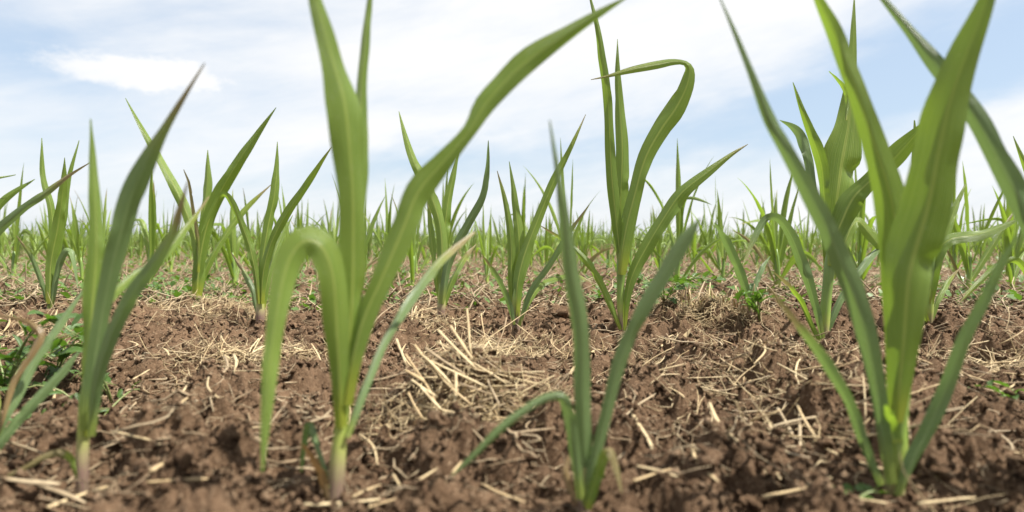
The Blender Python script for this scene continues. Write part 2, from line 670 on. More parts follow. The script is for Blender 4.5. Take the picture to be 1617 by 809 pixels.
def ribbon(Cn, S, Nn, hw, fold, cols=7, wave=0.0, seed=0, rnd=None, pinch=0):
    """a leaf blade: centre line, side and normal vectors, half widths, folded along its midrib"""
    n = len(Cn)
    rg = np.random.default_rng(seed)
    u = np.linspace(-1, 1, cols)
    s = np.linspace(0, 1, n)
    fold = np.broadcast_to(np.asarray(fold, float), (n,))
    off_n = fold[:, None] * (np.sqrt(np.abs(u) ** 2 + .02) - .14)[None, :]
    off_s = u[None, :] * np.sqrt(np.maximum(1 - (fold[:, None] * .75) ** 2, .25))
    if wave:
        ph = rg.uniform(0, 6.28, 4)
        fr = rg.uniform(9, 17, 2)
        wl = np.sin(s * fr[0] * 2 + ph[0]) + .6 * np.sin(s * fr[1] * 3 + ph[1])
        wr = np.sin(s * fr[1] * 2 + ph[2]) + .6 * np.sin(s * fr[0] * 3 + ph[3])
        wv = np.where(u[None, :] < 0, wl[:, None], wr[:, None]) * np.abs(u[None, :]) ** 2
        off_n = off_n + wave * wv * np.minimum(1, s * 4)[:, None]
    for _ in range(pinch):
        s0, wd_, am = rg.uniform(.25, .85), rg.uniform(.012, .04), rg.uniform(.15, .6) * rg.choice([-1, 1])
        sd_ = rg.choice([-1, 1])
        bump_ = np.exp(-((s - s0) / wd_) ** 2)[:, None] * np.maximum(0, u * sd_)[None, :]
        off_n = off_n + am * bump_
        off_s = off_s - sd_ * .10 * bump_
    V = Cn[:, None, :] + hw[:, None, None] * (S[:, None, :] * off_s[..., None] + Nn[:, None, :] * off_n[..., None])
    lf = np.zeros((n, cols, 3))
    lf[..., 0] = u[None, :]
    lf[..., 1] = s[:, None]
    lf[..., 2] = rg.random() if rnd is None else rnd
    idx = np.arange(n * cols).reshape(n, cols)
    q = np.stack([idx[:-1, :-1], idx[:-1, 1:], idx[1:, 1:], idx[1:, :-1]], -1).reshape(-1, 4)
    return V.reshape(-1, 3), q, lf.reshape(-1, 3)


def tube(P, R, sides=10, flat=1.0, rnd=0.0, cap=True):
    """P (k,3) R (k,) -> verts, quads, lf"""
    v, f, l = tubes(np.asarray(P)[None], np.asarray(R)[None], sides, flat, np.array([rnd]), cap)
    return v, f, l


def tubes(P, R, sides=4, flat=1.0, rnd=None, cap=True):
    n, k, _ = P.shape
    T = np.empty_like(P)
    T[:, 1:-1] = P[:, 2:] - P[:, :-2]
    T[:, 0] = P[:, 1] - P[:, 0]
    T[:, -1] = P[:, -1] - P[:, -2]
    T = nrm(T)
    mean = nrm(P[:, -1] - P[:, 0])
    ref = np.where(np.abs(mean[:, 2:3]) > .8, np.array([[1., 0, 0]]), np.array([[0, 0, 1.]]))[:, None, :]
    S = nrm(np.cross(T, np.broadcast_to(ref, T.shape)))
    U = np.cross(S, T)
    a = np.arange(sides) / sides * 2 * np.pi
    V = P[:, :, None, :] + R[:, :, None, None] * (S[:, :, None, :] * np.cos(a)[None, None, :, None]
                                                  + flat * U[:, :, None, :] * np.sin(a)[None, None, :, None])
    lf = np.zeros((n, k, sides, 3))
    lf[..., 0] = np.cos(a)
    lf[..., 1] = np.linspace(0, 1, k)[None, :, None]
    lf[..., 2] = (RNG.random(n) if rnd is None else rnd)[:, None, None]
    idx = np.arange(n * k * sides).reshape(n, k, sides)
    nx = np.roll(idx, -1, axis=2)
    q = np.stack([idx[:, :-1], nx[:, :-1], nx[:, 1:], idx[:, 1:]], -1).reshape(-1, 4)
    F = [q]
    if cap and sides == 4:
        F.append(idx[:, 0, ::-1].reshape(-1, 4))
        F.append(idx[:, -1, :].reshape(-1, 4))
    elif cap and sides == 3:
        F.append(idx[:, 0, ::-1].reshape(-1, 3))
        F.append(idx[:, -1, :].reshape(-1, 3))
    elif cap:
        for row in (idx[:, 0, ::-1], idx[:, -1, :]):
            F.append(row.reshape(n, sides))
    return V.reshape(-1, 3), F, lf.reshape(-1, 3)


# ------------------------------------------------------------------ maize plants that can be told apart
def L(pts, tw=(0, 0), lean=0.0, fold=.45, tip=1.3, mat='g', wave=.085, d0=0.0):
    return dict(pts=pts, tw=tw, lean=lean, fold=fold, tip=tip, mat=mat, wave=wave, d0=d0)


MATS = {'g': LEAF, 'b': LEAF_BLUE, 'd': DRY_LEAF}
PLANT_POS = []


def traced_plant(nick, label, base, stalk, leaves, group, seed, D=None, voff=0.0):
    """base: photo pixel where the stalk enters the soil; its distance comes from the ground there"""
    hit = ground_hit(*base)
    Y = hit[1] if D is None else D
    p0 = at(base[0], base[1], Y)
    root = empty('maize_plant', tuple(p0), label, 'maize plant', group)
    PLANT_POS.append((nick, p0))
    rg = np.random.default_rng(seed)
    # stalk: a tapered culm with slight swellings where the sheaths end
    sp = [(*at(x, y, Y), wd / FPX * Y / 2) for x, y, wd in stalk]
    b0 = list(sp[0])
    b0[2] -= .025
    sp = [tuple(b0)] + sp
    K = catmull(np.array(sp), 30)
    rr = K[:, 3] * (1 + .05 * np.sin(np.linspace(0, 19, 30)))
    rr[-3:] *= np.array([.8, .55, .2])
    v, f, l = tube(K[:, :3] - p0, rr, 12, .85, rg.random())
    l[:, 1] = np.clip(v[:, 2] / .09 + voff, 0, 1)
    r_st = max(q[2] for q in stalk[:3]) / FPX * Y / 2
    obj('stalk', build_mesh('stalk', v, f, l), STALK, root)
    for i, q in enumerate(leaves):
        pts = np.array(q['pts'], float)
        seg = np.linalg.norm(np.diff(pts[:, :2], axis=0), axis=1)
        s = np.concatenate([[0], np.cumsum(seg)])
        s /= s[-1]
        ctrl = []
        for (px, py, wd), si in zip(pts, s):
            yy = Y + q['d0'] + q['lean'] * si ** 1.4 + (-r_st * .9 if q['d0'] <= 0 else r_st * .5) * max(0, 1 - si / .4)
            ctrl.append((*at(px, py, yy), wd / FPX * yy))
        n = 44
        K = catmull(np.array(ctrl), n)
        Cn = K[:, :3]
        T = nrm(np.gradient(Cn, axis=0))
        V = nrm(Cn - EYE)
        S0 = nrm(np.cross(T, V))
        N0 = nrm(np.cross(S0, T))
        t = np.linspace(0, 1, n)
        a, b = np.radians(q['tw'][0]), np.radians(q['tw'][1])
        ph = a + (b - a) * t
        wob = .45 if pts[:, 2].max() > 50 else 1.0
        f1, f2, p1, p2 = rg.uniform(5, 9), rg.uniform(11, 19), rg.uniform(0, 6), rg.uniform(0, 6)
        ph = ph + wob * (.16 * np.sin(f1 * t + p1) + .10 * np.sin(f2 * t + p2)) * np.minimum(1, t * 3)
        S = np.cos(ph)[:, None] * S0 + np.sin(ph)[:, None] * N0
        Nn = -np.sin(ph)[:, None] * S0 + np.cos(ph)[:, None] * N0
        hw = np.maximum(K[:, 3], .0004) / 2 / np.maximum(np.abs(np.cos(ph)), .5)
        hw = hw * (1 + wob * (.05 * np.sin(f2 * t + p1) + .03 * np.sin(f2 * 2.3 * t + p2)))
        fo = q['fold'] * (1 - .25 * t) + .45 * np.maximum(0, 1 - t / .2)
        v, f, l = ribbon(Cn - p0, S, Nn, hw, fo, 9, q['wave'], seed * 31 + i, None, 1 if wob < 1 else 2)
        o = obj('leaf', build_mesh('leaf', v, f, l, q['tip']), MATS[q['mat']], root)
        if q['mat'] == 'd':
            o['label'] = 'withered brown dry leaf'
    return root


NEAR = 'maize plants in the nearest row'
FOC = 'maize plants in the second row'

traced_plant('tall front plant left of centre', 'tall blurred maize plant left of centre with one leaf arching down left', (528, 803),
    [(528, 803, 33), (532, 745, 30), (537, 690, 26), (541, 650, 24), (546, 600, 20), (549, 570, 8)],
    [L([(538, 678, 22), (546, 610, 32), (552, 540, 40), (557, 460, 46), (558, 385, 44), (557, 300, 44), (550, 208, 54), (543, 156, 52), (528, 104, 37), (514, 52, 29), (499, 0, 22), (485, -60, 8)], (-8, -26), -.02, .42, wave=.10),
     L([(562, 420, 26), (566, 330, 30), (569, 250, 30), (571, 180, 24), (571, 130, 16), (577, 60, 14), (583, 0, 9), (586, -40, 3)], (-20, 20), .03, .55, d0=.008),
     L([(543, 640, 20), (556, 570, 28), (574, 505, 33), (600, 446, 35), (637, 360, 42), (662, 301, 48), (702, 254, 34), (743, 205, 23), (769, 161, 33), (828, 100, 40), (900, 52, 25), (950, 20, 12), (990, -4, 3)], (35, -30), .03, .5, wave=.07, d0=-.006),
     L([(537, 676, 22), (536, 600, 32), (532, 510, 42), (525, 430, 45), (505, 386, 46), (478, 382, 48), (455, 415, 46), (440, 480, 34), (428, 560, 25), (419, 660, 16), (414, 745, 4)], (8, -25), -.045, .38, wave=.06, d0=-.006),
     L([(546, 690, 14), (563, 645, 15), (582, 597, 14), (607, 541, 13), (643, 481, 16), (693, 412, 15), (750, 366, 3)], (20, 35), .10, .55, .86, 'b'),
     L([(522, 795, 14), (512, 765, 15), (497, 730, 12), (478, 702, 3)], (10, 50), -.02, .3, mat='d'),
     L([(521, 770, 8), (500, 705, 9), (488, 672, 12), (481, 705, 10), (476, 748, 3)], (20, 20), .03, .5, mat='b')],
    NEAR, 1)

traced_plant('left front plant', 'blurred narrow maize plant at left with purple base and brown leaf tip', (130, 778),
    [(130, 778, 22), (130, 720, 20), (133, 660, 20), (136, 620, 18), (139, 580, 10)],
    [L([(133, 690, 18), (138, 600, 24), (146, 480, 31), (152, 405, 29), (151, 330, 19), (147, 255, 11), (143, 188, 2)], (25, -10), .02, .5),
     L([(137, 680, 18), (147, 590, 22), (161, 500, 26), (180, 410, 31), (206, 315, 35), (235, 250, 25), (262, 200, 14), (290, 152, 8), (323, 100, 2)], (-25, 25), -.02, .5, .82, 'b', d0=-.004),
     L([(139, 690, 16), (150, 610, 20), (172, 535, 22), (205, 470, 23), (240, 420, 22), (270, 371, 15), (285, 325, 8), (297, 286, 2)], (30, 10), -.03, .5, .8, 'b', d0=-.008),
     L([(136, 560, 10), (160, 490, 12), (205, 440, 14), (255, 405, 12), (300, 352, 8), (330, 310, 2)], (20, 40), .10, .5, .9, d0=.01),
     L([(126, 770, 9), (115, 730, 11), (97, 716, 12), (70, 722, 10), (30, 745, 8), (-20, 765, 3)], (15, 20), -.02, .4, .35)],
    NEAR, 2)

traced_plant('front plant right of centre', 'small blurred blue green maize plant at bottom centre with thin forked leaves', (920, 818),
    [(920, 818, 24), (921, 780, 24), (923, 740, 22), (924, 710, 14)],
    [L([(922, 800, 22), (922, 720, 26), (920, 640, 26), (916, 520, 29), (902, 430, 25), (891, 350, 20), (881, 275, 10), (868, 190, 2)], (20, -15), -.02, .45, mat='b', wave=.03),
     L([(928, 800, 18), (938, 735, 20), (956, 660, 20), (980, 570, 22), (1012, 495, 25), (1050, 430, 26), (1085, 372, 20), (1106, 345, 3)], (-20, 20), -.01, .45, mat='b', wave=.03, d0=-.003),
     L([(916, 790, 18), (908, 720, 20), (899, 660, 20), (889, 631, 18), (870, 627, 15), (838, 642, 14), (790, 680, 13), (745, 724, 9), (713, 752, 2)], (15, 35), -.03, .45, mat='b', wave=.03, d0=-.005),
     L([(927, 805, 14), (938, 765, 17), (950, 728, 16), (962, 713, 14), (972, 735, 11), (982, 778, 2)], (10, 40), -.01, .4, .55, d0=-.006),
     L([(914, 800, 10), (900, 770, 12), (893, 742, 10), (898, 720, 3)], (30, 10), .01, .3, mat='d')],
    NEAR, 3)

traced_plant('big front plant at right', 'large blurred maize plant at right with wide crossing upright leaves', (1411, 778),
    [(1411, 778, 38), (1414, 730, 37), (1417, 680, 34), (1420, 640, 30), (1425, 600, 28), (1427, 570, 12)],
    [L([(1416, 668, 26), (1420, 615, 38), (1427, 539, 51), (1435, 440, 72), (1449, 385, 77), (1466, 326, 76), (1483, 240, 68), (1500, 163, 60), (1527, 82, 44), (1559, 0, 26), (1585, -70, 8)], (-4, -24), -.03, .42, wave=.07, d0=-.004),
     L([(1417, 610, 24), (1421, 540, 40), (1421, 450, 52), (1410, 326, 50), (1378, 218, 37), (1350, 136, 29), (1318, 54, 25), (1292, 0, 15), (1268, -60, 4)], (-25, 20), .01, .5, wave=.06, d0=.006),
     L([(1403, 765, 22), (1394, 700, 25), (1385, 619, 27), (1369, 539, 31), (1347, 460, 36), (1331, 420, 36), (1308, 365, 33), (1277, 305, 27), (1239, 234, 22), (1212, 180, 21), (1184, 109, 11), (1160, 50, 7), (1136, -5, 2)], (30, -20), -.02, .5, mat='b', wave=.05, d0=-.004),
     L([(1390, 768, 14), (1378, 740, 15), (1363, 698, 16), (1342, 640, 18), (1305, 576, 18), (1263, 518, 13), (1215, 455, 3)], (25, 25), -.04, .5, .80, 'b', d0=-.008),
     L([(1420, 785, 16), (1440, 730, 21), (1464, 682, 23), (1496, 608, 23), (1523, 534, 21), (1554, 475, 18), (1581, 417, 13), (1606, 372, 3)], (-25, 15), -.03, .5, mat='b', d0=-.006),
     L([(1412, 700, 20), (1406, 676, 22), (1403, 655, 14), (1399, 640, 3)], (20, 50), -.012, .3, d0=-.006, wave=.02)],
    NEAR, 4, None, .25)

traced_plant('front plant beyond the right edge', 'blurred maize plant mostly cut off by right edge, one leaf crossing wide leaves', (1700, 795),
    [(1700, 795, 38), (1702, 720, 42), (1704, 640, 46), (1700, 560, 40), (1694, 500, 20)],
    [L([(1700, 650, 36), (1690, 540, 44), (1660, 420, 42), (1614, 321, 36), (1576, 250, 34), (1538, 180, 31), (1484, 109, 28), (1445, 60, 17), (1396, 0, 9), (1360, -45, 2)], (25, -15), .05, .5, mat='b', d0=.006),
     L([(1704, 650, 36), (1715, 500, 50), (1730, 350, 48), (1755, 200, 40), (1790, 60, 12)], (10, 20), 0, .4),
     L([(1706, 720, 26), (1740, 620, 30), (1800, 520, 26), (1860, 430, 5)], (10, 20), -.02, .4)],
    NEAR, 5)

traced_plant('front plant beyond the left edge', 'blurred maize plant cut off by left edge with withered brown bent leaf', (-14, 730),
    [(-14, 730, 22), (-12, 690, 22), (-10, 640, 20), (-10, 600, 10)],
    [L([(-14, 722, 14), (0, 698, 16), (30, 662, 16), (60, 628, 17), (95, 590, 14), (124, 556, 4)], (20, 20), .02, .55, mat='b', d0=-.004),
     L([(-12, 700, 12), (6, 662, 13), (29, 622, 14), (52, 575, 14), (75, 540, 13), (105, 495, 10), (136, 452, 2)], (20, 30), .05, .55, mat='b'),
     L([(-10, 700, 6), (4, 660, 7), (19, 608, 9), (36, 578, 10), (53, 552, 12), (61, 530, 14), (48, 513, 9), (25, 504, 6), (-6, 498, 3)], (20, 35), .02, .5, mat='d', d0=-.006),
     L([(-12, 660, 14), (-28, 560, 18), (-60, 440, 18), (-110, 330, 3)], (10, 20), 0, .4)],
    NEAR, 6)

# ---- second row, in focus
traced_plant('sharp tall plant right of centre', 'tall sharp maize plant right of centre whose folded leaf hooks back left', (983, 524),
    [(983, 524, 15), (981, 490, 15), (980, 455, 15), (981, 428, 17), (980, 405, 13), (980, 385, 7)],
    [L([(981, 432, 14), (977, 385, 17), (972, 340, 19), (966, 280, 18), (963, 220, 16), (959, 150, 15), (950, 90, 12), (944, 45, 9), (931, -8, 3)], (15, -15), -.03, .5, wave=.05),
     L([(982, 420, 15), (980, 370, 18), (980, 320, 22), (982, 270, 24), (983, 231, 22), (979, 174, 16), (975, 112, 8), (975, 62, 1)], (-20, 15), .03, .5, d0=.006),
     L([(979, 434, 16), (982, 400, 24), (990, 355, 27), (1002, 309, 24), (1019, 250, 27), (1044, 204, 28), (1066, 173, 32), (1083, 140, 25), (1089, 117, 18), (1088, 106, 12), (1080, 99, 8), (1062, 98, 11), (1040, 102, 13), (996, 111, 10), (958, 121, 4), (933, 126, 1)], (20, -20), -.03, .45, .94, wave=.05, d0=-.007),
     L([(985, 522, 7), (989, 475, 12), (999, 434, 17), (1020, 392, 22), (1051, 340, 25), (1077, 304, 21), (1123, 268, 13), (1155, 244, 7), (1181, 228, 1)], (25, 5), -.02, .45, .95, wave=.06, d0=-.006),
     L([(979, 522, 7), (957, 468, 11), (937, 429, 12), (911, 397, 9), (885, 377, 6), (852, 356, 1)], (20, 30), .03, .5, .86, d0=-.004)],
    FOC, 7)

traced_plant('mid plant at centre', 'sharp slim maize plant at centre with one leaf leaning far right', (815, 516),
    [(815, 516, 15), (815, 490, 15), (815, 470, 13), (816, 445, 7)],
    [L([(815, 500, 12), (817, 450, 18), (828, 403, 21), (848, 351, 16), (874, 288, 13), (900, 237, 8), (925, 181, 1)], (20, -25), .02, .5, .95, d0=-.003),
     L([(814, 490, 12), (817, 440, 18), (820, 382, 19), (813, 320, 11), (804, 255, 1)], (-15, 20), .04, .5, d0=.004),
     L([(810, 505, 9), (807, 450, 12), (807, 385, 12), (799, 325, 9), (785, 270, 1)], (20, 10), .02, .5, .93, d0=.002),
     L([(818, 514, 8), (838, 460, 10), (868, 418, 10), (896, 371, 8), (930, 324, 1)], (25, 10), -.06, .55, .84, 'b', d0=-.005),
     L([(811, 514, 7), (803, 478, 9), (781, 433, 8), (762, 403, 1)], (25, 30), -.05, .5, .8, 'b', d0=-.004),
     L([(820, 505, 6), (850, 455, 9), (880, 440, 8), (910, 436, 7), (935, 446, 1)], (10, 40), .10, .4, .9, d0=.006)],
    FOC, 8)

traced_plant('plant just left of centre', 'maize plant just left of centre with open fan of upright leaves', (696, 503),
    [(696, 503, 15), (697, 480, 15), (698, 450, 12), (699, 425, 6)],
    [L([(696, 480, 13), (698, 420, 17), (696, 363, 18), (685, 320, 19), (667, 282, 17), (653, 254, 14), (640, 213, 8), (630, 176, 1)], (15, -25), .02, .5, d0=-.003),
     L([(697, 460, 12), (700, 400, 15), (705, 338, 15), (713, 291, 11), (726, 232, 1)], (20, -15), .03, .5, d0=.004),
     L([(699, 480, 12), (706, 425, 14), (719, 392, 14), (740, 352, 13), (762, 311, 12), (769, 270, 8), (771, 222, 1)], (-20, 30), -.03, .5, mat='b', d0=-.005),
     L([(694, 480, 9), (686, 420, 11), (680, 370, 10), (677, 330, 6), (676, 290, 1)], (20, 40), .06, .5, .8, d0=.006),
     L([(698, 490, 8), (715, 440, 10), (735, 405, 8), (752, 385, 1)], (20, 40), .07, .5, .75, d0=.006)],
    FOC, 9)

traced_plant('plant left of the tall front plant', 'maize plant with purple stalk base left of tall blurred plant', (411, 512),
    [(411, 512, 15), (411, 485, 15), (412, 460, 13), (413, 440, 7)],
    [L([(411, 470, 12), (414, 415, 14), (424, 355, 15), (433, 310, 15), (437, 270, 9), (438, 224, 1)], (15, -15), .02, .5),
     L([(412, 480, 10), (416, 430, 13), (428, 384, 14), (453, 337, 14), (489, 285, 11), (524, 232, 1)], (25, -20), -.03, .55, .96, d0=-.004),
     L([(408, 480, 9), (403, 430, 11), (393, 385, 12), (376, 342, 11), (360, 312, 9), (350, 308, 8), (338, 326, 7), (318, 368, 1)], (20, 30), -.02, .45, d0=-.005),
     L([(408, 505, 7), (398, 460, 9), (384, 430, 8), (364, 398, 1)], (20, 40), .05, .5, .7, 'b', d0=.005),
     L([(414, 490, 8), (425, 430, 10), (440, 385, 9), (462, 340, 1)], (20, 20), .08, .5, d0=.008)],
    FOC, 10)

traced_plant('wide forked plant at left', 'bright maize plant at left with two leaves spread in wide fork', (310, 487),
    [(310, 487, 16), (310, 460, 16), (311, 435, 13), (312, 410, 7)],
    [L([(311, 470, 12), (314, 430, 17), (310, 385, 18), (296, 340, 17), (275, 293, 15), (249, 246, 13), (228, 210, 8), (198, 155, 1)], (20, -20), .03, .5),
     L([(311, 470, 13), (314, 425, 18), (324, 368, 21), (343, 314, 21), (369, 267, 18), (400, 220, 12), (436, 170, 1)], (-20, 20), -.03, .5, d0=-.004),
     L([(313, 430, 10), (317, 385, 12), (323, 330, 12), (327, 288, 12), (328, 237, 1)], (10, 30), .04, .5, d0=.006),
     L([(312, 480, 8), (320, 438, 10), (343, 391, 10), (384, 334, 9), (430, 290, 1)], (25, 10), .08, .5, .9, d0=.006),
     L([(312, 430, 6), (312, 380, 6), (304, 330, 5), (298, 290, 4), (290, 268, 1)], (30, 30), -.03, .4, .3, d0=-.008)],
    FOC, 11)

traced_plant('plant near the left edge', 'slender upright maize plant standing near the left edge of field', (80, 492),
    [(80, 492, 14), (79, 465, 13), (80, 440, 13), (82, 410, 14), (84, 385, 8)],
    [L([(79, 470, 10), (83, 420, 12), (84, 375, 12), (80, 324, 10), (68, 280, 9), (66, 218, 1)], (20, -20), .02, .5),
     L([(79, 480, 10), (80, 420, 15), (91, 360, 17), (99, 303, 12), (102, 249, 1)], (-20, 25), -.02, .5, d0=-.004),
     L([(81, 450, 8), (90, 400, 10), (99, 345, 10), (107, 288, 8), (125, 222, 1)], (25, 10), .03, .5, d0=.005),
     L([(76, 488, 6), (71, 465, 7), (52, 412, 7), (26, 372, 1)], (25, 10), -.04, .5, .85, 'b', d0=-.004),
     L([(80, 486, 7), (91, 425, 9), (104, 397, 10), (115, 402, 8), (123, 455, 1)], (20, 40), -.02, .4, mat='b', d0=-.006)],
    FOC, 12)

traced_plant('plant beyond the left edge', 'maize plant cut off by the left edge with long brown tipped leaf', (-45, 495),
    [(-45, 495, 15), (-45, 460, 16), (-44, 420, 16), (-43, 390, 8)],
    [L([(-44, 470, 12), (-36, 415, 15), (-10, 371, 15), (30, 334, 13), (67, 308, 11), (105, 280, 6), (142, 257, 1)], (20, 10), -.05, .5, .78, 'b'),
     L([(-45, 460, 12), (-40, 400, 14), (-20, 350, 13), (10, 312, 11), (55, 283, 1)], (20, 20), .04, .5),
     L([(-45, 460, 12), (-46, 400, 16), (-40, 330, 14), (-30, 290, 8), (25, 276, 1)], (20, 20), .02, .5),
     L([(-47, 450, 12), (-60, 360, 16), (-90, 270, 2)], (10, 20), .02, .5)],
    FOC, 13)

traced_plant('broad leaved plant at right', 'sharp maize plant at right with one broad leaf showing yellow midrib', (1300, 550),
    [(1300, 550, 18), (1301, 520, 18), (1304, 480, 18), (1308, 440, 18), (1311, 405, 15), (1313, 375, 8)],
    [L([(1309, 440, 14), (1313, 390, 22), (1319, 337, 38), (1325, 290, 53), (1332, 243, 57), (1340, 196, 36), (1343, 152, 22), (1346, 105, 14), (1348, 50, 8), (1349, -2, 2)], (-24, -28), .02, .22, wave=.10, d0=.004),
     L([(1308, 400, 12), (1304, 345, 14), (1301, 305, 16), (1297, 262, 19), (1283, 218, 16), (1267, 174, 9), (1252, 130, 1)], (25, 5), -.02, .5, d0=-.004),
     L([(1306, 410, 8), (1298, 350, 10), (1284, 300, 12), (1278, 262, 14), (1270, 232, 16), (1258, 207, 13), (1231, 190, 1)], (-20, 30), .05, .45, mat='b', d0=.008),
     L([(1311, 420, 14), (1318, 380, 24), (1330, 348, 33), (1348, 312, 36), (1375, 285, 28), (1407, 256, 31), (1437, 223, 25), (1468, 189, 2)], (15, -30), -.04, .45, wave=.08, d0=-.006),
     L([(1336, 190, 4), (1338, 160, 7), (1333, 141, 7), (1323, 127, 5), (1309, 113, 1)], (10, 30), .0, .4, d0=-.002),
     L([(1298, 535, 9), (1289, 491, 13), (1279, 454, 15), (1266, 415, 17), (1250, 375, 17), (1231, 348, 14), (1214, 344, 12), (1200, 360, 10), (1186, 388, 8), (1173, 420, 1)], (20, 25), -.05, .4, .97, 'b', d0=-.005),
     L([(1303, 540, 8), (1312, 507, 10), (1331, 465, 11), (1358, 425, 11), (1385, 396, 9), (1410, 380, 1)], (25, 20), .05, .5, mat='b', d0=.006),
     L([(1297, 545, 6), (1284, 520, 8), (1263, 475, 8), (1243, 450, 6), (1222, 430, 1)], (20, 40), -.03, .5, .7, d0=-.004),
     L([(1315, 440, 8), (1330, 395, 12), (1352, 350, 15), (1376, 372, 15), (1398, 402, 8), (1408, 420, 1)], (20, 30), .05, .4, d0=.008)],
    FOC, 14)

traced_plant('plant behind the big front plant', 'maize plant half hidden behind large blurred plant, leaf bending right', (1466, 528),
    [(1466, 528, 15), (1466, 490, 16), (1468, 450, 17), (1470, 410, 17), (1472, 380, 9)],
    [L([(1467, 480, 12), (1472, 430, 18), (1484, 392, 19), (1503, 377, 18), (1535, 372, 18), (1570, 362, 14), (1611, 344, 2)], (20, 40), -.03, .45),
     L([(1466, 470, 12), (1462, 400, 18), (1456, 330, 20), (1448, 260, 14), (1444, 190, 2)], (10, -20), .02, .45, d0=.006),
     L([(1468, 470, 12), (1480, 410, 15), (1500, 350, 14), (1525, 290, 2)], (20, -10), .05, .5, d0=.006),
     L([(1464, 510, 9), (1440, 450, 12), (1415, 410, 12), (1392, 395, 8), (1370, 402, 1)], (20, 30), -.04, .45, d0=-.004),
     L([(1466, 515, 7), (1482, 470, 9), (1500, 440, 7), (1515, 424, 1)], (20, 40), .05, .5, .8, d0=.006)],
    FOC, 15)

traced_plant('plant at the right edge', 'maize plant cut by the right edge with low leaf arching inward', (1650, 512),
    [(1650, 512, 16), (1650, 470, 17), (1650, 430, 16), (1650, 400, 8)],
    [L([(1648, 480, 10), (1630, 448, 11), (1612, 418, 11), (1597, 411, 10), (1575, 420, 9), (1549, 444, 9), (1512, 482, 1)], (20, 30), -.06, .45, .95, d0=-.005),
     L([(1650, 470, 12), (1648, 400, 17), (1640, 330, 16), (1622, 270, 10), (1600, 215, 1)], (20, -10), .02, .5),
     L([(1651, 470, 12), (1660, 380, 16), (1680, 290, 2)], (20, 10), .02, .5)],
    FOC, 16)

traced_plant('soft little plant under the clear leaf', 'small soft edged maize seedling with two drooping leaves beside dry stubble', (1186, 503),
    [(1186, 503, 10), (1184, 485, 10), (1181, 462, 8)],
    [L([(1184, 492, 8), (1180, 465, 12), (1167, 428, 15), (1150, 388, 14), (1134, 360, 6), (1128, 352, 1)], (15, 20), -.06, .45, mat='b'),
     L([(1186, 492, 8), (1192, 455, 9), (1202, 425, 8), (1216, 405, 1)], (15, 20), .04, .45, mat='b')],
    FOC, 17)


# ------------------------------------------------------------------ the rows further back
def leaf_curve(az, th0, th1, length, n, kink=None):
    """centre line of a leaf in the vertical plane of azimuth az; th = angle from upright"""
    t = np.linspace(0, 1, n)
    th = th0 + (th1 - th0) * t ** 1.6
    if kink is not None:
        th = th + kink[1] / (1 + np.exp(-(t - kink[0]) * 22))
    ds = length / (n - 1)
    r = np.concatenate([[0], np.cumsum(np.sin(th[:-1]) * ds)])
    z = np.concatenate([[0], np.cumsum(np.cos(th[:-1]) * ds)])
    hx, hy = math.cos(az), math.sin(az)
    P = np.stack([r * hx, r * hy, z], -1)
    T = np.stack([np.sin(th) * hx, np.sin(th) * hy, np.cos(th)], -1)
    S = np.tile(np.array([-hy, hx, 0.0]), (n, 1))
    Nn = np.cross(S, T)
    return P, T, S, Nn


def gen_plant(seed, H, n=16, cols=5, nleaf=6):
    """list of (part, verts, faces, lf, tip) for a young drought-rolled maize plant of height H"""
    rg = np.random.default_rng(seed)
    parts = []
    hs = H * rg.uniform(.20, .28)
    lean = rg.normal(0, .05, 2)
    k = 8 if n > 5 else 3
    zz = np.linspace(-.02, hs * 1.25, k)
    P = np.stack([lean[0] * zz, lean[1] * zz, zz], -1)
    R = np.interp(np.linspace(0, 1, k), [0, .5, .8, 1], [.0075, .0075, .007, .002]) * H / .42
    v, f, l = tube(P, R, 8 if n > 9 else 5 if n > 5 else 3, .9, rg.random())
    l[:, 1] = np.clip(v[:, 2] / .08 + .1, 0, 1)
    parts.append(('stalk', v, f, l, None))
    plane = rg.uniform(0, math.pi)
    for i in range(nleaf):
        q = i / (nleaf - 1)
        az_ = plane + (math.pi if i % 2 else 0) + rg.normal(0, .35)
        z0 = hs * (.10 + .95 * q)
        ln = H * (rg.uniform(.42, .55) if q < .25 else rg.uniform(.60, .78)) * (1.0 if q < .9 else .95)
        if q > .75:
            th0, th1 = rg.uniform(.02, .14), rg.uniform(.05, .35)
        elif q > .3:
            th0, th1 = rg.uniform(.12, .38), rg.uniform(.25, 1.25)
        else:
            th0, th1 = rg.uniform(.35, .65), rg.uniform(.6, 1.7)
        kink = (rg.uniform(.4, .7), rg.uniform(1.2, 2.2)) if rg.random() < .27 and q < .9 else None
        Cn, T, S, Nn = leaf_curve(az_, th0, th1, ln, n, kink)
        tw = rg.normal(0, .5) + np.linspace(0, rg.normal(0, 1.1), n)
        S2 = np.cos(tw)[:, None] * S + np.sin(tw)[:, None] * Nn
        N2 = -np.sin(tw)[:, None] * S + np.cos(tw)[:, None] * Nn
        t = np.linspace(0, 1, n)
        wmax = rg.uniform(.0070, .0125) * H / .42 * (.75 if q < .25 else 1)
        hw = wmax * np.interp(t, [0, .12, .4, .65, .85, 1], [.55, .8, 1, .75, .35, .02])
        off = np.array([lean[0] * z0, lean[1] * z0, z0])
        v, f, l = ribbon(Cn + off, S2, N2, hw, rg.uniform(.35, .7), cols, .06 if n > 8 else 0, seed * 17 + i)
        tip = 1.3 if rg.random() < .65 else rg.uniform(.80, .98)
        if q < .2 and rg.random() < .4:
            tip = rg.uniform(.2, .7)
        parts.append(('leaf', v, f, l, tip))
    return parts


